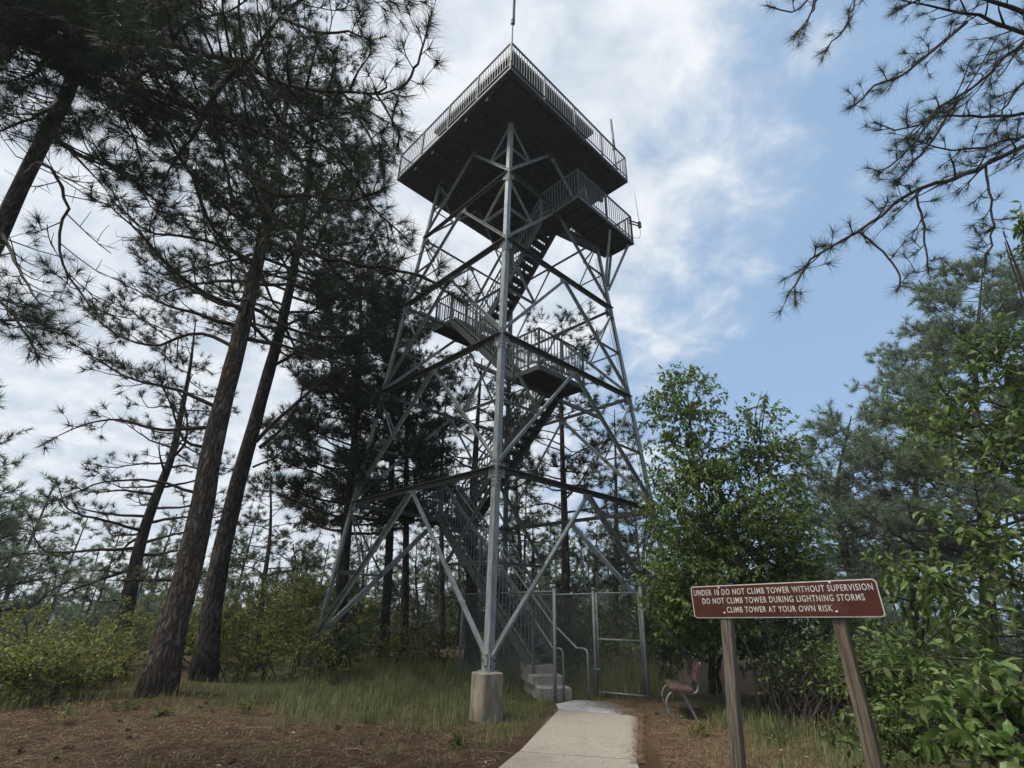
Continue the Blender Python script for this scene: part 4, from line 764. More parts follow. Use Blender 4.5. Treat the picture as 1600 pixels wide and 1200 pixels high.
# D: pine at the left edge whose limbs hang over the camera
td = thing('pine_tree', (-7.6, 6.4, 0), 'pine at the left edge whose long dark limbs hang overhead', 'tree', 'pines left of the tower')
def pl(lst): return [at(u, v, y) for u, v, y in lst]
tpD = [np.array([-7.9, 6.4, -0.2])] + [at(-170, 700, 6.4), at(-80, 520, 6.4), at(0, 362, 6.3), at(40, 275, 6.2), at(75, 205, 6.1), at(112, 130, 5.9), at(130, 60, 5.7), at(145, -20, 5.6)]
LM = dict(start=0.10, step=0.12, side_len=0.30, twig=0.22, dens=0.95)
limbD = [(pl([(112, 130, 5.9), (150, 62, 5.2), (210, 48, 4.8), (262, 66, 4.5), (315, 83, 4.2), (385, 100, 3.9), (437, 131, 3.7), (512, 144, 3.5), (586, 144, 3.4), (630, 136, 3.3)]), 0.075, LM),
         (pl([(100, 150, 6.0), (144, 100, 5.4), (201, 136, 4.9), (262, 149, 4.5), (324, 175, 4.2), (376, 188, 4.0), (420, 215, 3.8), (470, 250, 3.7)]), 0.07, LM),
         (pl([(385, 100, 3.9), (420, 48, 3.8), (437, 26, 3.7), (433, -20, 3.6)]), 0.03, LM), (pl([(437, 26, 3.7), (490, 48, 3.5), (547, 52, 3.4), (582, 68, 3.3)]), 0.022, LM),
         (pl([(380, 100, 3.9), (350, 131, 4.0), (324, 166, 4.1), (306, 205, 4.2), (280, 240, 4.3), (250, 290, 4.4)]), 0.035, LM),
         (pl([(376, 188, 4.0), (385, 245, 4.0), (402, 284, 4.0), (437, 306, 3.9), (481, 306, 3.8), (542, 315, 3.7), (590, 300, 3.6)]), 0.035, LM),
         (pl([(402, 284, 4.0), (429, 341, 4.0), (464, 380, 4.0), (525, 407, 3.9), (612, 420, 3.8), (670, 437, 3.7), (720, 470, 3.7)]), 0.032, LM),
         (pl([(630, 136, 3.3), (650, 105, 3.25), (662, 70, 3.2), (668, 40, 3.2)]), 0.014, dict(LM, start=0.0, step=0.14)), (pl([(437, 26, 3.7), (480, -10, 3.5), (560, -25, 3.2), (600, -10, 3.1), (640, -15, 3.0)]), 0.02, LM),
         (pl([(586, 144, 3.4), (610, 180, 3.3), (625, 215, 3.3)]), 0.014, dict(LM, step=0.14)), (pl([(540, 150, 3.5), (570, 200, 3.4), (590, 240, 3.4), (600, 270, 3.4)]), 0.016, LM),
         (pl([(0, 360, 6.3), (30, 420, 5.9), (60, 470, 5.6), (70, 510, 5.4)]), 0.03, dict(LM, dens=0.6)), (pl([(40, 275, 6.2), (66, 254, 5.4), (105, 315, 5.0), (92, 390, 4.8), (118, 455, 4.7), (158, 485, 4.6), (188, 500, 4.5)]), 0.028, dict(LM, dead=0.75, tip=False, step=0.3)),
         (pl([(75, 205, 6.1), (120, 240, 5.6), (170, 255, 5.2), (230, 300, 4.9), (270, 345, 4.7)]), 0.04, LM), (pl([(-40, 440, 6.3), (0, 470, 5.8), (40, 520, 5.5), (60, 560, 5.3)]), 0.03, LM),
         (pl([(201, 136, 4.9), (250, 200, 4.8), (300, 270, 4.8), (380, 330, 4.9), (450, 350, 5.0)]), 0.03, LM), (pl([(385, 100, 3.9), (440, 190, 4.2), (520, 240, 4.5), (590, 330, 4.8), (640, 380, 5.0)]), 0.03, LM), (pl([(300, 270, 4.8), (330, 350, 5.0), (400, 420, 5.3), (500, 450, 5.6)]), 0.025, LM),
         (pl([(-60, 480, 6.4), (-20, 500, 6.0), (40, 500, 5.8), (110, 525, 5.6)]), 0.03, dict(LM, dens=0.7)),
         (pl([(130, 60, 5.7), (170, 10, 5.0), (230, -10, 4.6), (300, 5, 4.2), (350, 30, 3.9)]), 0.05, LM), (pl([(140, 0, 5.6), (100, 40, 4.8), (60, 60, 4.3), (20, 70, 4.0)]), 0.05, dict(LM, dens=1.5, step=0.07)),
         (pl([(130, 60, 5.7), (80, 90, 5.0), (40, 120, 4.6), (0, 130, 4.3)]), 0.05, dict(LM, dens=1.5, step=0.07)), (pl([(112, 130, 5.9), (160, 140, 5.0), (200, 190, 4.6), (220, 250, 4.4)]), 0.04, dict(LM, dens=1.3)),
         (pl([(145, -10, 5.6), (90, -30, 4.6), (40, 0, 4.0), (-20, 20, 3.7)]), 0.05, dict(LM, dens=1.6, step=0.07)), (pl([(262, 66, 4.5), (300, 30, 4.2), (350, 20, 4.0), (400, -10, 3.8)]), 0.025, LM),
         (pl([(145, -10, 5.6), (180, -20, 4.6), (120, 20, 4.0), (150, 60, 3.7)]), 0.045, dict(LM, dens=1.5, step=0.07)), (pl([(100, 150, 6.0), (60, 180, 5.2), (20, 200, 4.8), (-30, 210, 4.5)]), 0.04, dict(LM, dens=1.2)),
         (pl([(315, 83, 4.2), (280, 110, 4.0), (230, 110, 3.9), (180, 160, 3.8)]), 0.03, dict(LM, dens=1.2)), (pl([(437, 131, 3.7), (480, 180, 3.7), (520, 200, 3.6), (560, 260, 3.6)]), 0.022, LM), (pl([(324, 175, 4.2), (350, 250, 4.2), (360, 320, 4.2), (340, 380, 4.2)]), 0.025, LM)]
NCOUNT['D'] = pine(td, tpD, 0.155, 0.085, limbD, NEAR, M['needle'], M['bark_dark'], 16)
# R: pine outside the right edge, limbs reaching in
trr = thing('pine_tree', (9.3, 5.0, 0), 'pine at the right edge, only its overhanging needled branches in view', 'tree')
tpR = [np.array([9.3, 5.0, -0.2]), np.array([9.3, 5.0, 3.0]), np.array([9.2, 5.0, 6.0]), np.array([9.1, 5.0, 9.0])]
def rl(lst, Y0, dY=-0.05): return [at(u, v, Y0 + dY * k) for k, (u, v) in enumerate(lst)]
RM = dict(start=0.06, step=0.16, side_len=0.19, twig=0.18, dens=0.85)
limbR = [([np.array([9.1, 5.0, 6.9])] + rl([(1680, 80), (1600, 52), (1557, 35), (1510, 22), (1453, 9), (1393, -4)], 4.6), 0.06, dict(RM, step=0.17)), ([np.array([9.1, 5.0, 6.0])] + rl([(1650, 40), (1600, 65), (1566, 93), (1531, 126), (1497, 152), (1462, 173), (1432, 197), (1393, 202), (1367, 191)], 4.7), 0.05, RM),
         ([np.array([9.2, 5.0, 4.8])] + rl([(1660, 205), (1600, 230), (1540, 258), (1479, 284), (1427, 299), (1384, 329), (1341, 360), (1289, 392), (1254, 425), (1239, 451), (1243, 477)], 4.6), 0.048, dict(RM, side_len=0.10)), ([np.array([9.2, 5.0, 5.2])] + rl([(1650, 200), (1600, 212), (1549, 230), (1497, 236), (1453, 230), (1427, 217)], 4.9), 0.035, RM),
         (rl([(1660, 175), (1600, 178), (1553, 182), (1497, 180), (1440, 190)], 5.1), 0.03, dict(RM, dead=0.4)), (rl([(1432, 300), (1440, 347), (1449, 399), (1451, 425)], 4.4), 0.014, RM), (rl([(1540, 260), (1547, 303), (1549, 360), (1540, 412)], 4.5), 0.015, RM),
         (rl([(1510, 35), (1453, 82), (1410, 117), (1375, 130), (1349, 152), (1325, 169)], 4.5), 0.026, RM), (rl([(1290, -40), (1276, 0), (1263, 30), (1250, 45), (1241, 61)], 4.0), 0.016, dict(RM, step=0.3)), (rl([(1285, -30), (1241, 17), (1198, 9)], 4.0), 0.012, dict(RM, step=0.3)),
         (rl([(1345, -40), (1336, 0), (1323, 39), (1302, 65), (1289, 82)], 4.2), 0.014, dict(RM, step=0.3)), (rl([(1462, 173), (1430, 220), (1400, 250), (1370, 275)], 4.4), 0.018, dict(RM, step=0.16)), (rl([(1497, 152), (1450, 230), (1420, 260), (1395, 290)], 4.5), 0.018, dict(RM, step=0.16)),
         (rl([(1600, 20), (1540, 0), (1470, -10), (1400, 15)], 4.3), 0.03, dict(RM, step=0.14)), (rl([(1650, 110), (1600, 130), (1570, 170), (1555, 210)], 4.6), 0.02, RM), (rl([(1341, 360), (1385, 400), (1405, 430), (1402, 455)], 4.2), 0.012, dict(RM, step=0.25))]
NCOUNT['R'] = pine(trr, tpR, 0.25, 0.15, limbR, dict(NEAR, n_per=50, length=0.165, width=0.0035), M['needle'], M['bark_dark'], 10)
# E: the pines right behind the tower's left leg and stairs
def stand(u, v, top, Y, r, n, ln, label, lo=0.3, lean=0, group='pines behind the tower', m=None, needle=BACK, up=0.08, dens=1.05, step=0.24, mb_=None, extra=()):
    b = at(u, v, Y); b[2] = terrain(b[0], b[1]); t_ = thing('pine_tree', b, label, 'tree', group); tt = at(u + lean, top, Y)
    tp = [b - ZD * 0.3, b + (tt - b) * 0.3 + 0.1 * rng.standard_normal(3) * (1, 1, 0), b + (tt - b) * 0.65 + 0.15 * rng.standard_normal(3) * (1, 1, 0), tt]
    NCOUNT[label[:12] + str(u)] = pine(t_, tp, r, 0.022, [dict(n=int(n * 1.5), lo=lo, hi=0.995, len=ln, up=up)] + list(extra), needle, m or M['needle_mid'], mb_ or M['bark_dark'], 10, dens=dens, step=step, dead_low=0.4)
    return t_
stand(524, 1046, 400, 15.8, 0.20, 66, lambda f: 3.4 - 1.9 * f, 'dense dark pine behind the left tower leg', 0.27, 40, dens=1.5)
stand(600, 1037, 450, 18.0, 0.17, 36, lambda f: 3.0 - 1.6 * f, 'straight dark pine trunk nearest left of the front leg', 0.34, 25, dens=1.4)
stand(632, 1036, 500, 19.5, 0.16, 32, lambda f: 2.8 - 1.6 * f, 'slim pine standing between dark trunks left of the stairs', 0.36, 10, dens=1.4)
stand(738, 1052, 560, 17.2, 0.24, 18, lambda f: 2.8 - 1.4 * f, 'broad pine trunk right behind the front tower leg', 0.5, 15)
stand(886, 1040, 505, 19.5, 0.2, 26, lambda f: 3.4 - 1.9 * f, 'tall airy pine seen through the middle of the tower right of the stairs', 0.38, -8)
stand(960, 1020, 640, 24, 0.16, 18, lambda f: 3.0 - 1.7 * f, 'smaller pine behind the right face of the tower', 0.3, 0)
stand(690, 1030, 590, 24, 0.16, 20, lambda f: 3.0 - 1.7 * f, 'pine farther back showing left of the stairs', 0.35, 10)
stand(800, 1030, 660, 26, 0.16, 18, lambda f: 3.0 - 1.7 * f, 'low pine far behind the centre of the tower', 0.3, 10)
stand(398, 1030, 740, 21, 0.14, 16, lambda f: 2.6 - 1.5 * f, 'young pine right of the two big left trunks', 0.3, 25, group='pines left of the tower')
for u, v, top, Yq, lab in ((560, 1035, 830, 24, 'young bushy pine behind the left tower leg'), (648, 1035, 850, 27, 'young bushy pine behind the grass left of the front leg'), (830, 1035, 800, 23, 'young bushy pine behind the stairs'), (930, 1035, 820, 25, 'young bushy pine behind the gate'), (1010, 1035, 780, 22, 'young bushy pine behind the right tower leg'), (455, 1035, 850, 24, 'young bushy pine right of the big left trunks'), (715, 1035, 800, 29, 'young bushy pine behind the front tower leg'), (780, 1035, 880, 24, 'short bushy pine behind the stair bottom')):
    stand(u, v, top, Yq, 0.1, 22, lambda f: 2.9 - 2.2 * f, lab, 0.06, 3, 'young pines behind the tower', m=M['needle_mid'], up=0.2, dens=1.1, step=0.34)
# right-hand hazy pines
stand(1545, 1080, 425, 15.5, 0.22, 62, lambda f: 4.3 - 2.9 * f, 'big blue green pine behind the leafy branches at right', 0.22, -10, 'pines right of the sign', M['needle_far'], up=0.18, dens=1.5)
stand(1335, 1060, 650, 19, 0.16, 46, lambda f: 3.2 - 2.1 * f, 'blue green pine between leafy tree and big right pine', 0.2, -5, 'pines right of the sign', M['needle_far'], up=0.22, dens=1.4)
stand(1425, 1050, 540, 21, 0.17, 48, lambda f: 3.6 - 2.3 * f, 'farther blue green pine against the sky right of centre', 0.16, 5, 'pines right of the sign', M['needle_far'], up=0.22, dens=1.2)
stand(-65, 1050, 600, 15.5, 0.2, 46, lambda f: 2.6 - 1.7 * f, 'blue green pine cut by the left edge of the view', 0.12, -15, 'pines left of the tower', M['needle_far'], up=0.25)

# distant pines over the brow: four kinds, copied
protos = []
for k in range(4):
    t_ = thing('distant_pine', (0, 0, 0), 'distant hazy pine on the slope beyond the hilltop', 'tree', 'distant pines beyond the hilltop')
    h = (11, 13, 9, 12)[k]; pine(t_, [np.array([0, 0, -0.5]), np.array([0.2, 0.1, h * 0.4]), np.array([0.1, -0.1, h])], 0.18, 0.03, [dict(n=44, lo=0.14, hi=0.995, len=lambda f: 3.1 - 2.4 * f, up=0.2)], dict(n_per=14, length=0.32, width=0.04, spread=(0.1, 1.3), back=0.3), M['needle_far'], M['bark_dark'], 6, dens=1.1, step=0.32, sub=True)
    protos.append(t_)
spots = []
for k in range(170):
    az = math.radians(-62 + 124 * (k + rng.random()) / 170); d = (43 if az < -0.25 else 40) + 30 * rng.random() ** 1.3
    spots.append((d * math.sin(az), d * math.cos(az)))
for u, Yd in ((30, 46), (75, 48), (105, 45), (150, 49), (185, 47), (230, 46), (290, 48), (340, 45), (420, 44), (470, 46), (560, 44)):
    q = at(u, 950, Yd); spots.append((q[0], q[1]))
used = [0] * 4
for k, (x, y) in enumerate(spots):
    i = k % 4; z = float(terrain(x, y)); s = (0.75 + 0.5 * rng.random()) * (0.92 if x < -10 else 1.0); rz = rng.random() * 6.28
    if not used[i]: protos[i].location = (x, y, z); protos[i].scale = (s, s, s); used[i] = 1
    else: copy_tree(protos[i], (x, y, z), rz, s, 'distant hazy pine on the slope beyond the hilltop', 'distant pines beyond the hilltop')

# leafy trees: twigs with leaves inside a set of crown lobes
def crown_points(lobes, n):
    wts = np.array([l[3] * l[4] * l[5] for l in lobes]) ** 0.8; wts /= wts.sum(); idx = rng.choice(len(lobes), n, p=wts); L = np.array(lobes)[idx]
    d = rand_dirs(n); r = rng.random(n) ** 0.42
    return L[:, :3] + d * r[:, None] * L[:, 3:6], d
def lobe(u, v, Y, ru, rv, dy=None):
    c = at(u, v, Y); k = Y / ray(u, v)[1] / FPX; return (*c, ru * k, (dy or 0.9 * ru * k), rv * k * 0.95)
def leafy(name, base, stems, lobes, n_twigs, per, ll, lw, m, label, cat, group=None, stem_m=None, tw=0.35, r0=0.05, droop=0.35, upb=0.4, fine=False):
    t_ = thing(name, base, label, cat, group); sm_ = MB()
    for st, rs in stems: P = smooth_poly(st, 14); P[1:-1] += 0.012 * rng.standard_normal((12, 3)); tube(sm_, P, np.linspace(rs, rs * 0.35, 14), 8, cap=False)
    if stems: sm_.obj('trunk' if cat == 'tree' else 'stem', stem_m or M['grey_bark'], t_, smooth=True)
    c, d = crown_points(lobes, n_twigs); d = d * (1, 1, 0.5) + ZD * upb * rng.random((n_twigs, 1)) ; d /= np.linalg.norm(d, axis=1)[:, None]
    bm = MB(); cen = np.array([l[:3] for l in lobes])
    for k in range(0, n_twigs):
        e = c[k] + d[k] * tw; s_ = c[k] - d[k] * tw * 0.8 - ZD * 0.1 * tw; tube(bm, [s_, c[k], e], [0.006, 0.004, 0.002], 3, cap=False)
    if stems:
        spts = np.concatenate([smooth_poly(st, 16)[5:] for st, _ in stems])
        for l in lobes:
            ctr = np.array(l[:3])
            for _ in range(3):
                a = spts[np.argmin(np.linalg.norm(spts - ctr, axis=1) + 3.0 * (spts[:, 2] > ctr[2]) + 0.35 * rng.random(len(spts)))]; q = ctr + rand_dirs(1)[0] * np.array(l[3:6]) * 0.75; tube(bm, smooth_poly([a, (a + q) / 2 + 0.06 * rng.standard_normal(3), q], 7), np.linspace(r0 * 0.35, 0.005, 7), 5, cap=False)
    bm.obj('branches', M['twig'], t_)
    pos = np.repeat(c, per, 0); dd = np.repeat(d, per, 0); m_ = len(pos); f = (rng.random(m_) * 1.8 - 0.8)[:, None]; pos = pos + dd * f * tw
    ld = dd * 0.55 + rand_dirs(m_) * 0.9
    lm = MB(); leaves(lm, pos, ld, ll, lw, droop, fine); lm.obj('leaves', m, t_, kind='stuff')
    return t_
Yi = 10.55
leafy('ash_tree', ground_pt(1207, 1118), [(px_poly([(1207, 1119), (1205, 1070), (1208, 1025), (1198, 985), (1190, 940), (1188, 850), (1186, 760), (1188, 690)], Yi), 0.055), (px_poly([(1186, 1117), (1183, 1070), (1170, 1020), (1155, 985), (1130, 920), (1105, 830), (1085, 720), (1075, 640)], Yi), 0.045)],
      [lobe(1068, 640, Yi, 62, 62), lobe(1085, 730, Yi, 75, 60), lobe(1185, 690, Yi, 58, 62), lobe(1215, 720, Yi, 45, 35), lobe(1125, 800, Yi, 125, 80), lobe(1070, 850, Yi - 0.3, 62, 90), lobe(1180, 860, Yi, 105, 85), lobe(1100, 930, Yi - 0.2, 95, 70), lobe(1230, 915, Yi, 80, 65), lobe(1060, 960, Yi, 55, 55), lobe(1195, 625, Yi, 18, 22), lobe(1062, 600, Yi, 28, 22)],
      2050, 13, 0.12, 0.058, M['leaf'], 'leafy green ash tree with two thin stems behind the sign', 'tree', tw=0.26)
leafy('ash_tree', ground_pt(1120, 1085), [(px_poly([(1112, 1085), (1112, 1030), (1105, 970), (1100, 900)], 11.8), 0.08), (px_poly([(1125, 1083), (1122, 1040), (1140, 1000)], 11.8), 0.05)],
      [lobe(1090, 960, 11.9, 75, 60), lobe(1150, 980, 11.9, 85, 55), lobe(1060, 1010, 12.2, 35, 40), lobe(1220, 990, 12, 80, 60), lobe(1290, 980, 12, 70, 60)], 800, 12, 0.11, 0.05, M['shrub_dark'], 'dark shaded leafy tree behind the bench', 'tree', stem_m=M['bark_dark'], tw=0.26)
def thicket(u, v, Y, ru, rv, label):
    b = at(u, v, Y); b[2] = 0; t_ = thing('thicket', b, label, 'bush'); bm = MB(); l = lobe(u, v - rv, Y, ru, rv); c = np.array(l[:3])
    for k in range(420):
        a = np.array([c[0] + l[3] * 0.9 * rng.uniform(-1, 1), c[1] + l[4] * rng.uniform(-1, 1), terrain(c[0], c[1])]); e = c + rand_dirs(1)[0] * np.array(l[3:6]) * rng.random() ** 0.4
        tube(bm, smooth_poly([a, (a + e) / 2 + 0.15 * rng.standard_normal(3), e], 6), np.linspace(0.009, 0.003, 6), 3, cap=False)
    bm.obj('stems', M['twig'], t_, kind='stuff'); p, d = crown_points([l], 500); lm = MB(); leaves(lm, np.repeat(p, 4, 0) + 0.1 * rng.standard_normal((2000, 3)), rand_dirs(2000), 0.08, 0.045, 0.2); lm.obj('leaves', M['shrub_dark'], t_, kind='stuff')
thicket(1275, 1108, 9.6, 100, 62, 'dark tangled thicket of bare stems behind the sign posts')
thicket(1370, 1115, 8.8, 80, 60, 'dark tangled thicket under the leafy branches at right')
# leafy branches close by on the right
Yr = 4.3
leafy('leafy_tree', (5.7, 4.6, 0), [([np.array([5.7, 4.6, -0.2]), np.array([5.6, 4.6, 1.2]), np.array([5.3, 4.5, 2.4]), np.array([5.1, 4.4, 3.4])], 0.05)],
      [lobe(1560, 560, 4.6, 75, 75), lobe(1500, 650, 4.7, 80, 70), lobe(1565, 720, 4.5, 80, 80), lobe(1530, 830, 4.5, 75, 60), lobe(1590, 900, 4.3, 60, 90), lobe(1470, 900, 4.9, 90, 45), lobe(1545, 960, 4.4, 90, 55), lobe(1600, 360, 4.3, 40, 40), lobe(1440, 1000, 5.2, 90, 60), lobe(1530, 1050, 4.4, 90, 60)],
      320, 12, 0.10, 0.042, M['leaf_near'], 'leafy box elder filling the right edge beside the sign', 'tree', tw=0.24, droop=0.6, fine=True)
leafy('leafy_bush', (3.75, 3.5, 0), [([np.array([3.6, 3.4, -0.1]), np.array([3.4, 3.3, 0.5]), np.array([3.0, 3.2, 0.9])], 0.02)],
      [lobe(1570, 1100, 3.2, 70, 55), lobe(1520, 1140, 3.3, 55, 40), lobe(1590, 1180, 3.0, 60, 50)], 70, 9, 0.11, 0.048, M['leaf_near'], 'bright leafy sapling at the lower right corner', 'bush', tw=0.18, droop=0.5, fine=True)
leafy('leafy_bush', (3.9, 6.3, 0), [([np.array([3.9, 6.4, -0.1]), np.array([3.8, 6.4, 0.5]), np.array([3.7, 6.4, 1.0])], 0.02)],
      [lobe(1420, 1060, 6.2, 80, 55), lobe(1340, 1070, 6.6, 60, 60), lobe(1480, 1120, 5.6, 80, 55), lobe(1400, 1150, 5.8, 90, 40)], 320, 10, 0.09, 0.042, M['leaf'], 'green bush growing around the right sign post', 'bush', tw=0.2, fine=True)
# shrubs along the left and behind the tower
SH = [(25, 1110, 9.6, 70, 62, 'shrub', 'low yellow green bush at the lower left edge'), (95, 1104, 10.4, 80, 62, 'shrub', 'low yellow green bush between left edge and slim pine'), (150, 1085, 12.0, 70, 60, 'shrub', 'bush in front of the slim leaning pine'), (50, 1060, 13.5, 90, 62, 'shrub', 'taller bush behind the low bushes at far left'),
      (205, 1070, 13.2, 45, 70, 'shrub', 'bush left of the big leaning trunk'), (352, 1068, 13.9, 42, 78, 'shrub', 'bush just right of the second big trunk'), (420, 1066, 13.6, 62, 80, 'shrub', 'yellow green bush right of the two big trunks'), (475, 1060, 14.2, 55, 85, 'shrub', 'tall yellow green bush left of the dense dark pine'),
      (560, 1045, 17.5, 55, 60, 'shrub_dark', 'dark bush between the dark pine trunks'), (655, 1045, 16.9, 40, 42, 'shrub', 'pale bush in the grass left of the front leg'), (690, 1042, 17.2, 32, 36, 'shrub_red', 'rust tinged bush left of the fence'), (620, 1048, 16.0, 40, 32, 'shrub', 'small bush beside the straight dark trunk'), (490, 1052, 13.0, 42, 40, 'shrub', 'bush hiding the foot of the left tower leg'), (535, 1050, 14.2, 36, 34, 'shrub_dark', 'low dark bush right of the left tower leg foot'),
      (900, 1085, 15.5, 40, 60, 'shrub_dark', 'dark bush seen behind the entrance handrails'), (880, 1050, 18.5, 60, 50, 'shrub_dark', 'dark bush behind the stairs'), (590, 1040, 19.5, 60, 60, 'shrub', 'bright bush among the slim trunks behind the tower'), (790, 1048, 18.5, 45, 50, 'shrub', 'bright bush behind the stair bottom'), (940, 1050, 20.0, 50, 60, 'shrub', 'bright bush behind the gate'), (385, 1055, 16.0, 60, 90, 'shrub', 'tall bush between the big trunks and the dense pine'), (270, 1062, 15.0, 45, 90, 'shrub', 'tall bush behind the front trunk at left'), (975, 1062, 17.0, 45, 34, 'shrub', 'grassy bush seen through the gate'), (1045, 1062, 14.5, 30, 60, 'shrub_dark', 'dark bush behind the far end of the bench')]
for u, v, Yq, ru, rv, mm, lab in SH:
    b = at(u, v, Yq); b[2] = float(terrain(b[0], b[1])); l1 = lobe(u, v - rv, Yq, ru, rv)
    stems = [([b + 0.3 * rng.standard_normal(3) * (1, 1, 0) - ZD * 0.1, np.array(l1[:3]) + 0.2 * rng.standard_normal(3) - ZD * l1[5] * 0.3, np.array(l1[:3]) + rng.standard_normal(3) * np.array(l1[3:6]) * 0.5], 0.018) for _ in range(5)]
    l1 = (*l1[:3], l1[3] * 0.9, l1[4] * 0.9, l1[5] * rng.uniform(0.6, 0.95)); lobes = [l1] + [(*(np.array(l1[:3]) + rng.uniform(-1.15, 1.15, 3) * np.array(l1[3:6])), *(np.array(l1[3:6]) * rng.uniform(0.22, 0.5))) for _ in range(5)]
    leafy('shrub', b, stems, lobes, int(52 + 0.52 * ru * rv / 14), 9, 0.088, 0.047, M[mm], lab, 'bush', 'bushes on the hilltop', stem_m=M['twig'], tw=0.24, droop=0.15, r0=0.02)
# mid-distance leafy trees on the left skyline
for u, v, Yq, ru, rv, mm, lab in ((470, 985, 22, 75, 80, 'shrub', 'rounded leafy tree on the skyline left of the tower'), (540, 960, 25, 50, 70, 'leaf', 'leafy tree behind the left tower leg'), (300, 1010, 20, 60, 60, 'shrub', 'leafy tree behind the big left trunks'), (1040, 960, 22, 60, 80, 'shrub_dark', 'leafy tree behind the right tower leg'), (850, 980, 25, 90, 70, 'shrub_dark', 'dark leafy tree far behind the stairs')):
    b = at(u, v + rv, Yq); b[2] = float(terrain(b[0], b[1])); c = at(u, v, Yq)
    leafy('leafy_tree', b, [([b, (b + c) / 2 + 0.1, c], 0.09)], [lobe(u, v, Yq, ru * 0.8, rv), lobe(u - ru * 0.5, v + rv * 0.3, Yq, ru * 0.6, rv * 0.6), lobe(u + ru * 0.5, v + rv * 0.25, Yq, ru * 0.6, rv * 0.6), lobe(u, v - rv * 0.6, Yq, ru * 0.45, rv * 0.5)], 520, 9, 0.15, 0.085, M[mm], lab, 'tree', 'leafy trees on the skyline', stem_m=M['bark_dark'], tw=0.35)

# grass
def blades(mb, x, y, h, wd, lean=0.45):
    n = len(x); z = terrain(x, y); b = np.stack([x, y, z - 0.01], 1); a = rng.random(n) * 2 * np.pi; s = np.stack([np.cos(a), np.sin(a), 0 * a], 1); d = np.stack([-np.sin(a), np.cos(a), 0 * a], 1)
    ln = (lean * (0.2 + rng.random(n)))[:, None]; h = h[:, None]; wd = np.broadcast_to(wd, (n,))[:, None]
    m1 = b + ZD * h * 0.55 + d * h * ln * 0.25; t = b + ZD * h * (1 - 0.3 * ln) + d * h * ln
    v = np.stack([b - s * wd / 2, b + s * wd / 2, m1 + s * wd * 0.38, m1 - s * wd * 0.38, t], 1).reshape(-1, 3); i = np.arange(n)[:, None] * 5
    mb.add(v, i + np.array([[0, 1, 2, 3]]), i + np.array([[3, 2, 4]]))
def in_poly(x, y, poly):
    r = np.zeros(len(x), bool); j = len(poly) - 1
    for i in range(len(poly)):
        xi, yi = poly[i]; xj, yj = poly[j]
        r ^= ((yi > y) != (yj > y)) & (x < (xj - xi) * (y - yi) / (yj - yi + 1e-12) + xi); j = i
    return r
def clumped(poly, n_clump, per, sig):
    P = np.array(poly); lo, hi = P.min(0), P.max(0); cx = rng.uniform(lo[0], hi[0], n_clump * 4); cy = rng.uniform(lo[1], hi[1], n_clump * 4); k = in_poly(cx, cy, poly); cx, cy = cx[k][:n_clump], cy[k][:n_clump]; stray = rng.random(len(cx)) < 0.22; cx = cx + stray * 0.45 * rng.standard_normal(len(cx)); cy = cy + stray * 0.45 * rng.standard_normal(len(cx))
    hc = np.repeat(0.45 + 1.0 * rng.random(len(cx)), per); return np.repeat(cx, per) + sig * rng.standard_normal(len(cx) * per), np.repeat(cy, per) + sig * rng.standard_normal(len(cx) * per), hc
def free(x, y):                             # keep off the path, the steps and the footings
    k = ~in_poly(x, y, [(-0.6, 5.0), (1.4, 5.0), (2.4, 10.0), (2.1, 11.5), (1.3, 11.6), (0.85, 10.9)]) & ~in_poly(x, y, [(0.6, 11.35), (1.4, 11.5), (1.2, 13.1), (0.2, 13.0)])
    for c in 'FRBL': q = corner(c, 0); k &= np.hypot(x - q[0], y - q[1]) > 0.36
    return k
g = MB()
for poly, nc, per, sig, h in (([(-3.6, 9.6), (-2.8, 8.7), (-1.6, 8.9), (-0.65, 8.5), (-0.6, 9.3), (-0.2, 10.2), (-0.6, 13), (-1.0, 15.6), (-4.0, 15.8), (-4.6, 13)], 300, 30, 0.10, 0.27), ([(-5.2, 14.5), (-0.8, 14.5), (2.6, 13.6), (3.5, 16), (2, 19), (-6, 18.5)], 420, 24, 0.18, 0.36), ([(-0.5, 10.2), (0.7, 10.6), (0.9, 11.6), (0.3, 13.5), (-0.8, 13)], 60, 20, 0.12, 0.22), ([(2.1, 12.2), (3.2, 12.2), (4.5, 16), (2.2, 15)], 120, 26, 0.16, 0.45),
                              ([(3.2, 8.8), (4.6, 7.6), (5.6, 9), (4.6, 10.8), (3.5, 10.2)], 120, 22, 0.12, 0.24), ([(2.4, 5.4), (4, 5.2), (4.8, 7.4), (3.6, 8.6), (2.9, 7.4)], 70, 22, 0.10, 0.2), ([(-0.7, 8.3), (-0.1, 7.9), (0.9, 10.4), (0.8, 11.2), (0.0, 10.6), (-0.3, 9.4)], 75, 18, 0.09, 0.13), ([(-6.4, 10.9), (-3.5, 9.5), (-4.3, 13.2), (-6.6, 13.8)], 90, 18, 0.13, 0.15), ([(-9.5, 8.6), (-6.4, 9.2), (-5.4, 10.2), (-6.2, 12.5), (-12, 13)], 110, 20, 0.14, 0.22)):
    x, y, hc = clumped(poly, nc, per, sig); k = free(x, y); x, y, hc = x[k], y[k], hc[k]; blades(g, x, y, h * hc * (0.45 + 0.9 * rng.random(len(x)) ** 1.5), 0.0085)
n = 150; cx = rng.uniform(-6.5, 0.6, n); cy = rng.uniform(5.4, 10.5, n)
x = np.repeat(cx, 16) + 0.07 * rng.standard_normal(n * 16); y = np.repeat(cy, 16) + 0.07 * rng.standard_normal(n * 16); k = free(x, y); blades(g, x[k], y[k], (0.05 + 0.10 * rng.random(k.sum())), 0.006, 0.7)
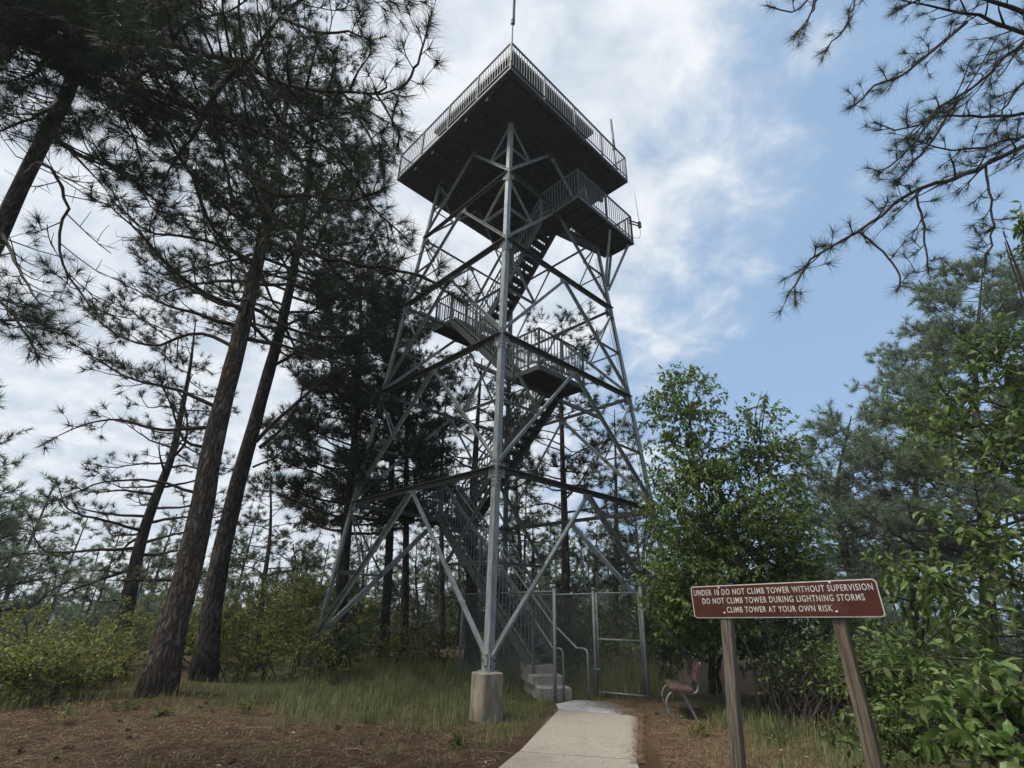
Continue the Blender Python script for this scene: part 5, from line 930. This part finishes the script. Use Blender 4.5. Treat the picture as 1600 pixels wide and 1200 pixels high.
x = 0.55 + 0.15 * rng.standard_normal(900) + (rng.random(900) - 0.5) * 0.9; y = 7.2 + rng.random(900) * 3.9; x = x + (y - 7.5) * 0.27 - 0.65; k = free(x, y); blades(g, x[k], y[k], 0.04 + 0.09 * rng.random(k.sum()), 0.006, 0.6)
g.obj('grass', M['grass'], kind='stuff')
# needle litter, cones, sticks and pale leaves on the floor
def litter(n, poly, ln, wd, m, name, z=0.006, keep=True):
    P = np.array(poly); lo, hi = P.min(0), P.max(0); x = rng.uniform(lo[0], hi[0], n * 2); y = rng.uniform(lo[1], hi[1], n * 2); k = in_poly(x, y, poly)
    if keep: k &= free(x, y)
    x, y = x[k][:n], y[k][:n]; a = rng.random(len(x)) * 6.28; c = np.stack([x, y, terrain(x, y) + z + 0.012 * rng.random(len(x))], 1); d = np.stack([np.cos(a), np.sin(a), 0.12 * rng.standard_normal(len(x))], 1); s = np.stack([-np.sin(a), np.cos(a), 0 * a], 1)
    L = (ln * (0.6 + 0.7 * rng.random(len(x))))[:, None]; v = np.stack([c - d * L / 2 - s * wd / 2, c - d * L / 2 + s * wd / 2, c + d * L / 2 + ZD * 0.004], 1).reshape(-1, 3); return MB().add(v, np.arange(len(v)).reshape(-1, 3)).obj(name, m, kind='stuff')
litter(26000, [(-7, 5.2), (4.2, 5.2), (4.4, 10.5), (3.2, 12), (-0.5, 11), (-7.5, 11.5)], 0.13, 0.007, M['litter'], 'needle_litter')
litter(9000, [(1.3, 5.4), (3.6, 5.4), (3.9, 10.4), (2.9, 11.6), (2.0, 11.5)], 0.13, 0.007, M['litter'], 'needle_litter')
n = 3000; mb = MB(); y = np.concatenate([rng.uniform(7.0, 10.2, n // 3), rng.uniform(9.9, 11.45, n - n // 3)]); sg_ = np.where(y < 10.0, 0.07, 0.12 + 0.25 * (y - 9.9)); x = 2.27 + (y - 10.0) * np.where(y < 10, 0.244, -0.02) + 0.05 - sg_ * np.abs(rng.standard_normal(n)); a = rng.random(n) * 6.28
c = np.stack([x, y, 0.031 + 0.008 * rng.random(n)], 1); d = np.stack([np.cos(a), np.sin(a), 0 * a], 1); s = np.stack([-np.sin(a), np.cos(a), 0 * a], 1)
v = np.stack([c - d * 0.06 - s * 0.0035, c - d * 0.06 + s * 0.0035, c + d * 0.06], 1).reshape(-1, 3); mb.add(v, np.arange(len(v)).reshape(-1, 3)); mb.obj('needle_litter', M['litter'], kind='stuff')
pc = rand_dirs(60); mb = MB(); n = 50; x = rng.uniform(-4, 4, n); y = rng.uniform(5.8, 10.8, n); k = free(x, y); pp = np.stack([x, y, terrain(x, y) + 0.02], 1)[k]; leaves(mb, pp, rand_dirs(len(pp)) * (1, 1, 0.2), 0.05, 0.03, 0.0); mb.obj('fallen_leaves', M['pale'], kind='stuff')
for k, (x, y, a, L) in enumerate(((-3.6, 8.3, 0.3, 0.34), (-5.2, 8.9, 1.1, 0.4), (-1.9, 7.4, -0.4, 0.3), (-4.6, 7.6, 2.0, 0.26), (3.0, 8.1, 0.8, 0.28))):
    mb = MB(); d = np.array([math.cos(a), math.sin(a), 0]); p = np.array([x, y, float(terrain(x, y)) + 0.012]); tube(mb, [p, p + d * L * 0.5 + ZD * 0.015 + np.array([0.02, 0.01, 0]), p + d * L], [0.009, 0.008, 0.005], 6)
    tag(mb.obj('fallen_stick', M['stick']), ('grey stick on the bare ground left of centre', 'stick on the ground beside the big left trunk', 'stick on the ground near the front edge', 'short stick on the brown duff at left', 'stick on the orange needles right of the path')[k], 'stick', 'sticks on the ground')
cm = MB(); zc = np.linspace(0, 1, 7)
for k in range(6):
    for j in range(8):
        a = j * np.pi / 4 + k * 0.39; r = 0.030 * math.sin(0.5 + 2.3 * k / 6); o = np.array([math.cos(a), math.sin(a), 0]); q = np.array([0, 0, 0.012 * k])
        t_ = np.cross(o, ZD); cm.add(np.array([q + t_ * 0.011 + o * r * 0.3, q - t_ * 0.011 + o * r * 0.3, q + o * r + ZD * 0.012]), np.array([[0, 1, 2]]))
tube(cm, [ZD * 0, ZD * 0.035, ZD * 0.075], [0.014, 0.017, 0.004], 7); cme = cm.mesh('pine_cone'); cme.materials.append(M['cone'])
n = 0
while n < 34:
    x, y = rng.uniform(-5.5, 3.4), rng.uniform(5.9, 10.6)
    if not free(np.array([x]), np.array([y]))[0]: continue
    o = link('pine_cone', cme); o.location = (x, y, float(terrain(x, y)) + 0.022); o.rotation_euler = (1.4, rng.random() * 3, rng.random() * 6.28); tag(o, 'small brown pine cone lying on the brown needle litter', 'pine cone', 'pine cones on the ground'); n += 1
for k, (u, v, sz, lab) in enumerate(((195, 1112, 0.20, 'low green weed on bare ground left of the big trunk'), (92, 1128, 0.24, 'low green weed near the lower left edge'), (250, 1122, 0.13, 'small weed in front of the big leaning trunk'), (385, 1112, 0.14, 'small weed between big trunk and tall grass'), (716, 1168, 0.13, 'spiky weed on the ground in front of the footing'), (1092, 1150, 0.16, 'low weed left of the left sign post'), (1215, 1165, 0.2, 'leafy weed between the two sign posts'), (1290, 1150, 0.22, 'taller leafy weed left of the right sign post'))):
    b = ground_pt(u, v); c = b + ZD * sz * 0.5
    leafy('weed', b, [], [(*c, sz, sz, sz * 0.6)], 26, 9, 0.05, 0.018, M['shrub'] if k % 2 else M['leaf'], lab, 'weed', 'weeds on the ground', tw=0.07, droop=0.1)
for k in range(46):
    x, y = rng.uniform(-6, 0.2), rng.uniform(5.6, 10.4)
    if k > 34: x, y = rng.uniform(2.2, 3.6), rng.uniform(6.5, 9.5)
    if not free(np.array([x]), np.array([y]))[0]: continue
    a = rng.random() * 6.28; L = 0.1 + 0.28 * rng.random() ** 2; d = np.array([math.cos(a), math.sin(a), 0]); p = np.array([x, y, float(terrain(x, y)) + 0.012]); mb = MB(); tube(mb, [p, p + d * L * 0.5 + ZD * 0.02 + 0.02 * rng.standard_normal(3) * (1, 1, 0), p + d * L], [0.006, 0.005, 0.003], 5); tag(mb.obj('fallen_twig', M['stick']), 'small dead twig lying on the brown needle litter', 'twig', 'twigs on the ground')
hz = MB(); hx, hy0, hy1, hz0, hz1 = 130.0, -40.0, 115.0, -24.5, 26.0
hz.add(np.array([[-hx, hy0, hz0], [hx, hy0, hz0], [hx, hy1, hz0], [-hx, hy1, hz0], [-hx, hy0, hz1], [hx, hy0, hz1], [hx, hy1, hz1], [-hx, hy1, hz1]]), BOXF)     # faces point outwards
hm = bpy.data.materials.new('pale_haze'); hm.use_nodes = True; hn = hm.node_tree.nodes; hn.remove(hn['Principled BSDF']); pv = hn.new('ShaderNodeVolumePrincipled'); pv.inputs['Color'].default_value = (0.86, 0.92, 1.0, 1); pv.inputs['Density'].default_value = HAZE; pv.inputs['Anisotropy'].default_value = 0.2; hm.node_tree.links.new(pv.outputs[0], hn['Material Output'].inputs['Volume'])
if HAZE: hz.obj('haze', hm, kind='stuff')
print('tufts', NCOUNT)
print('tris', sum(sum(len(p.vertices) - 2 for p in me.polygons) * 1 if len(me.polygons) < 5000 else len(me.polygons) for me in bpy.data.meshes))
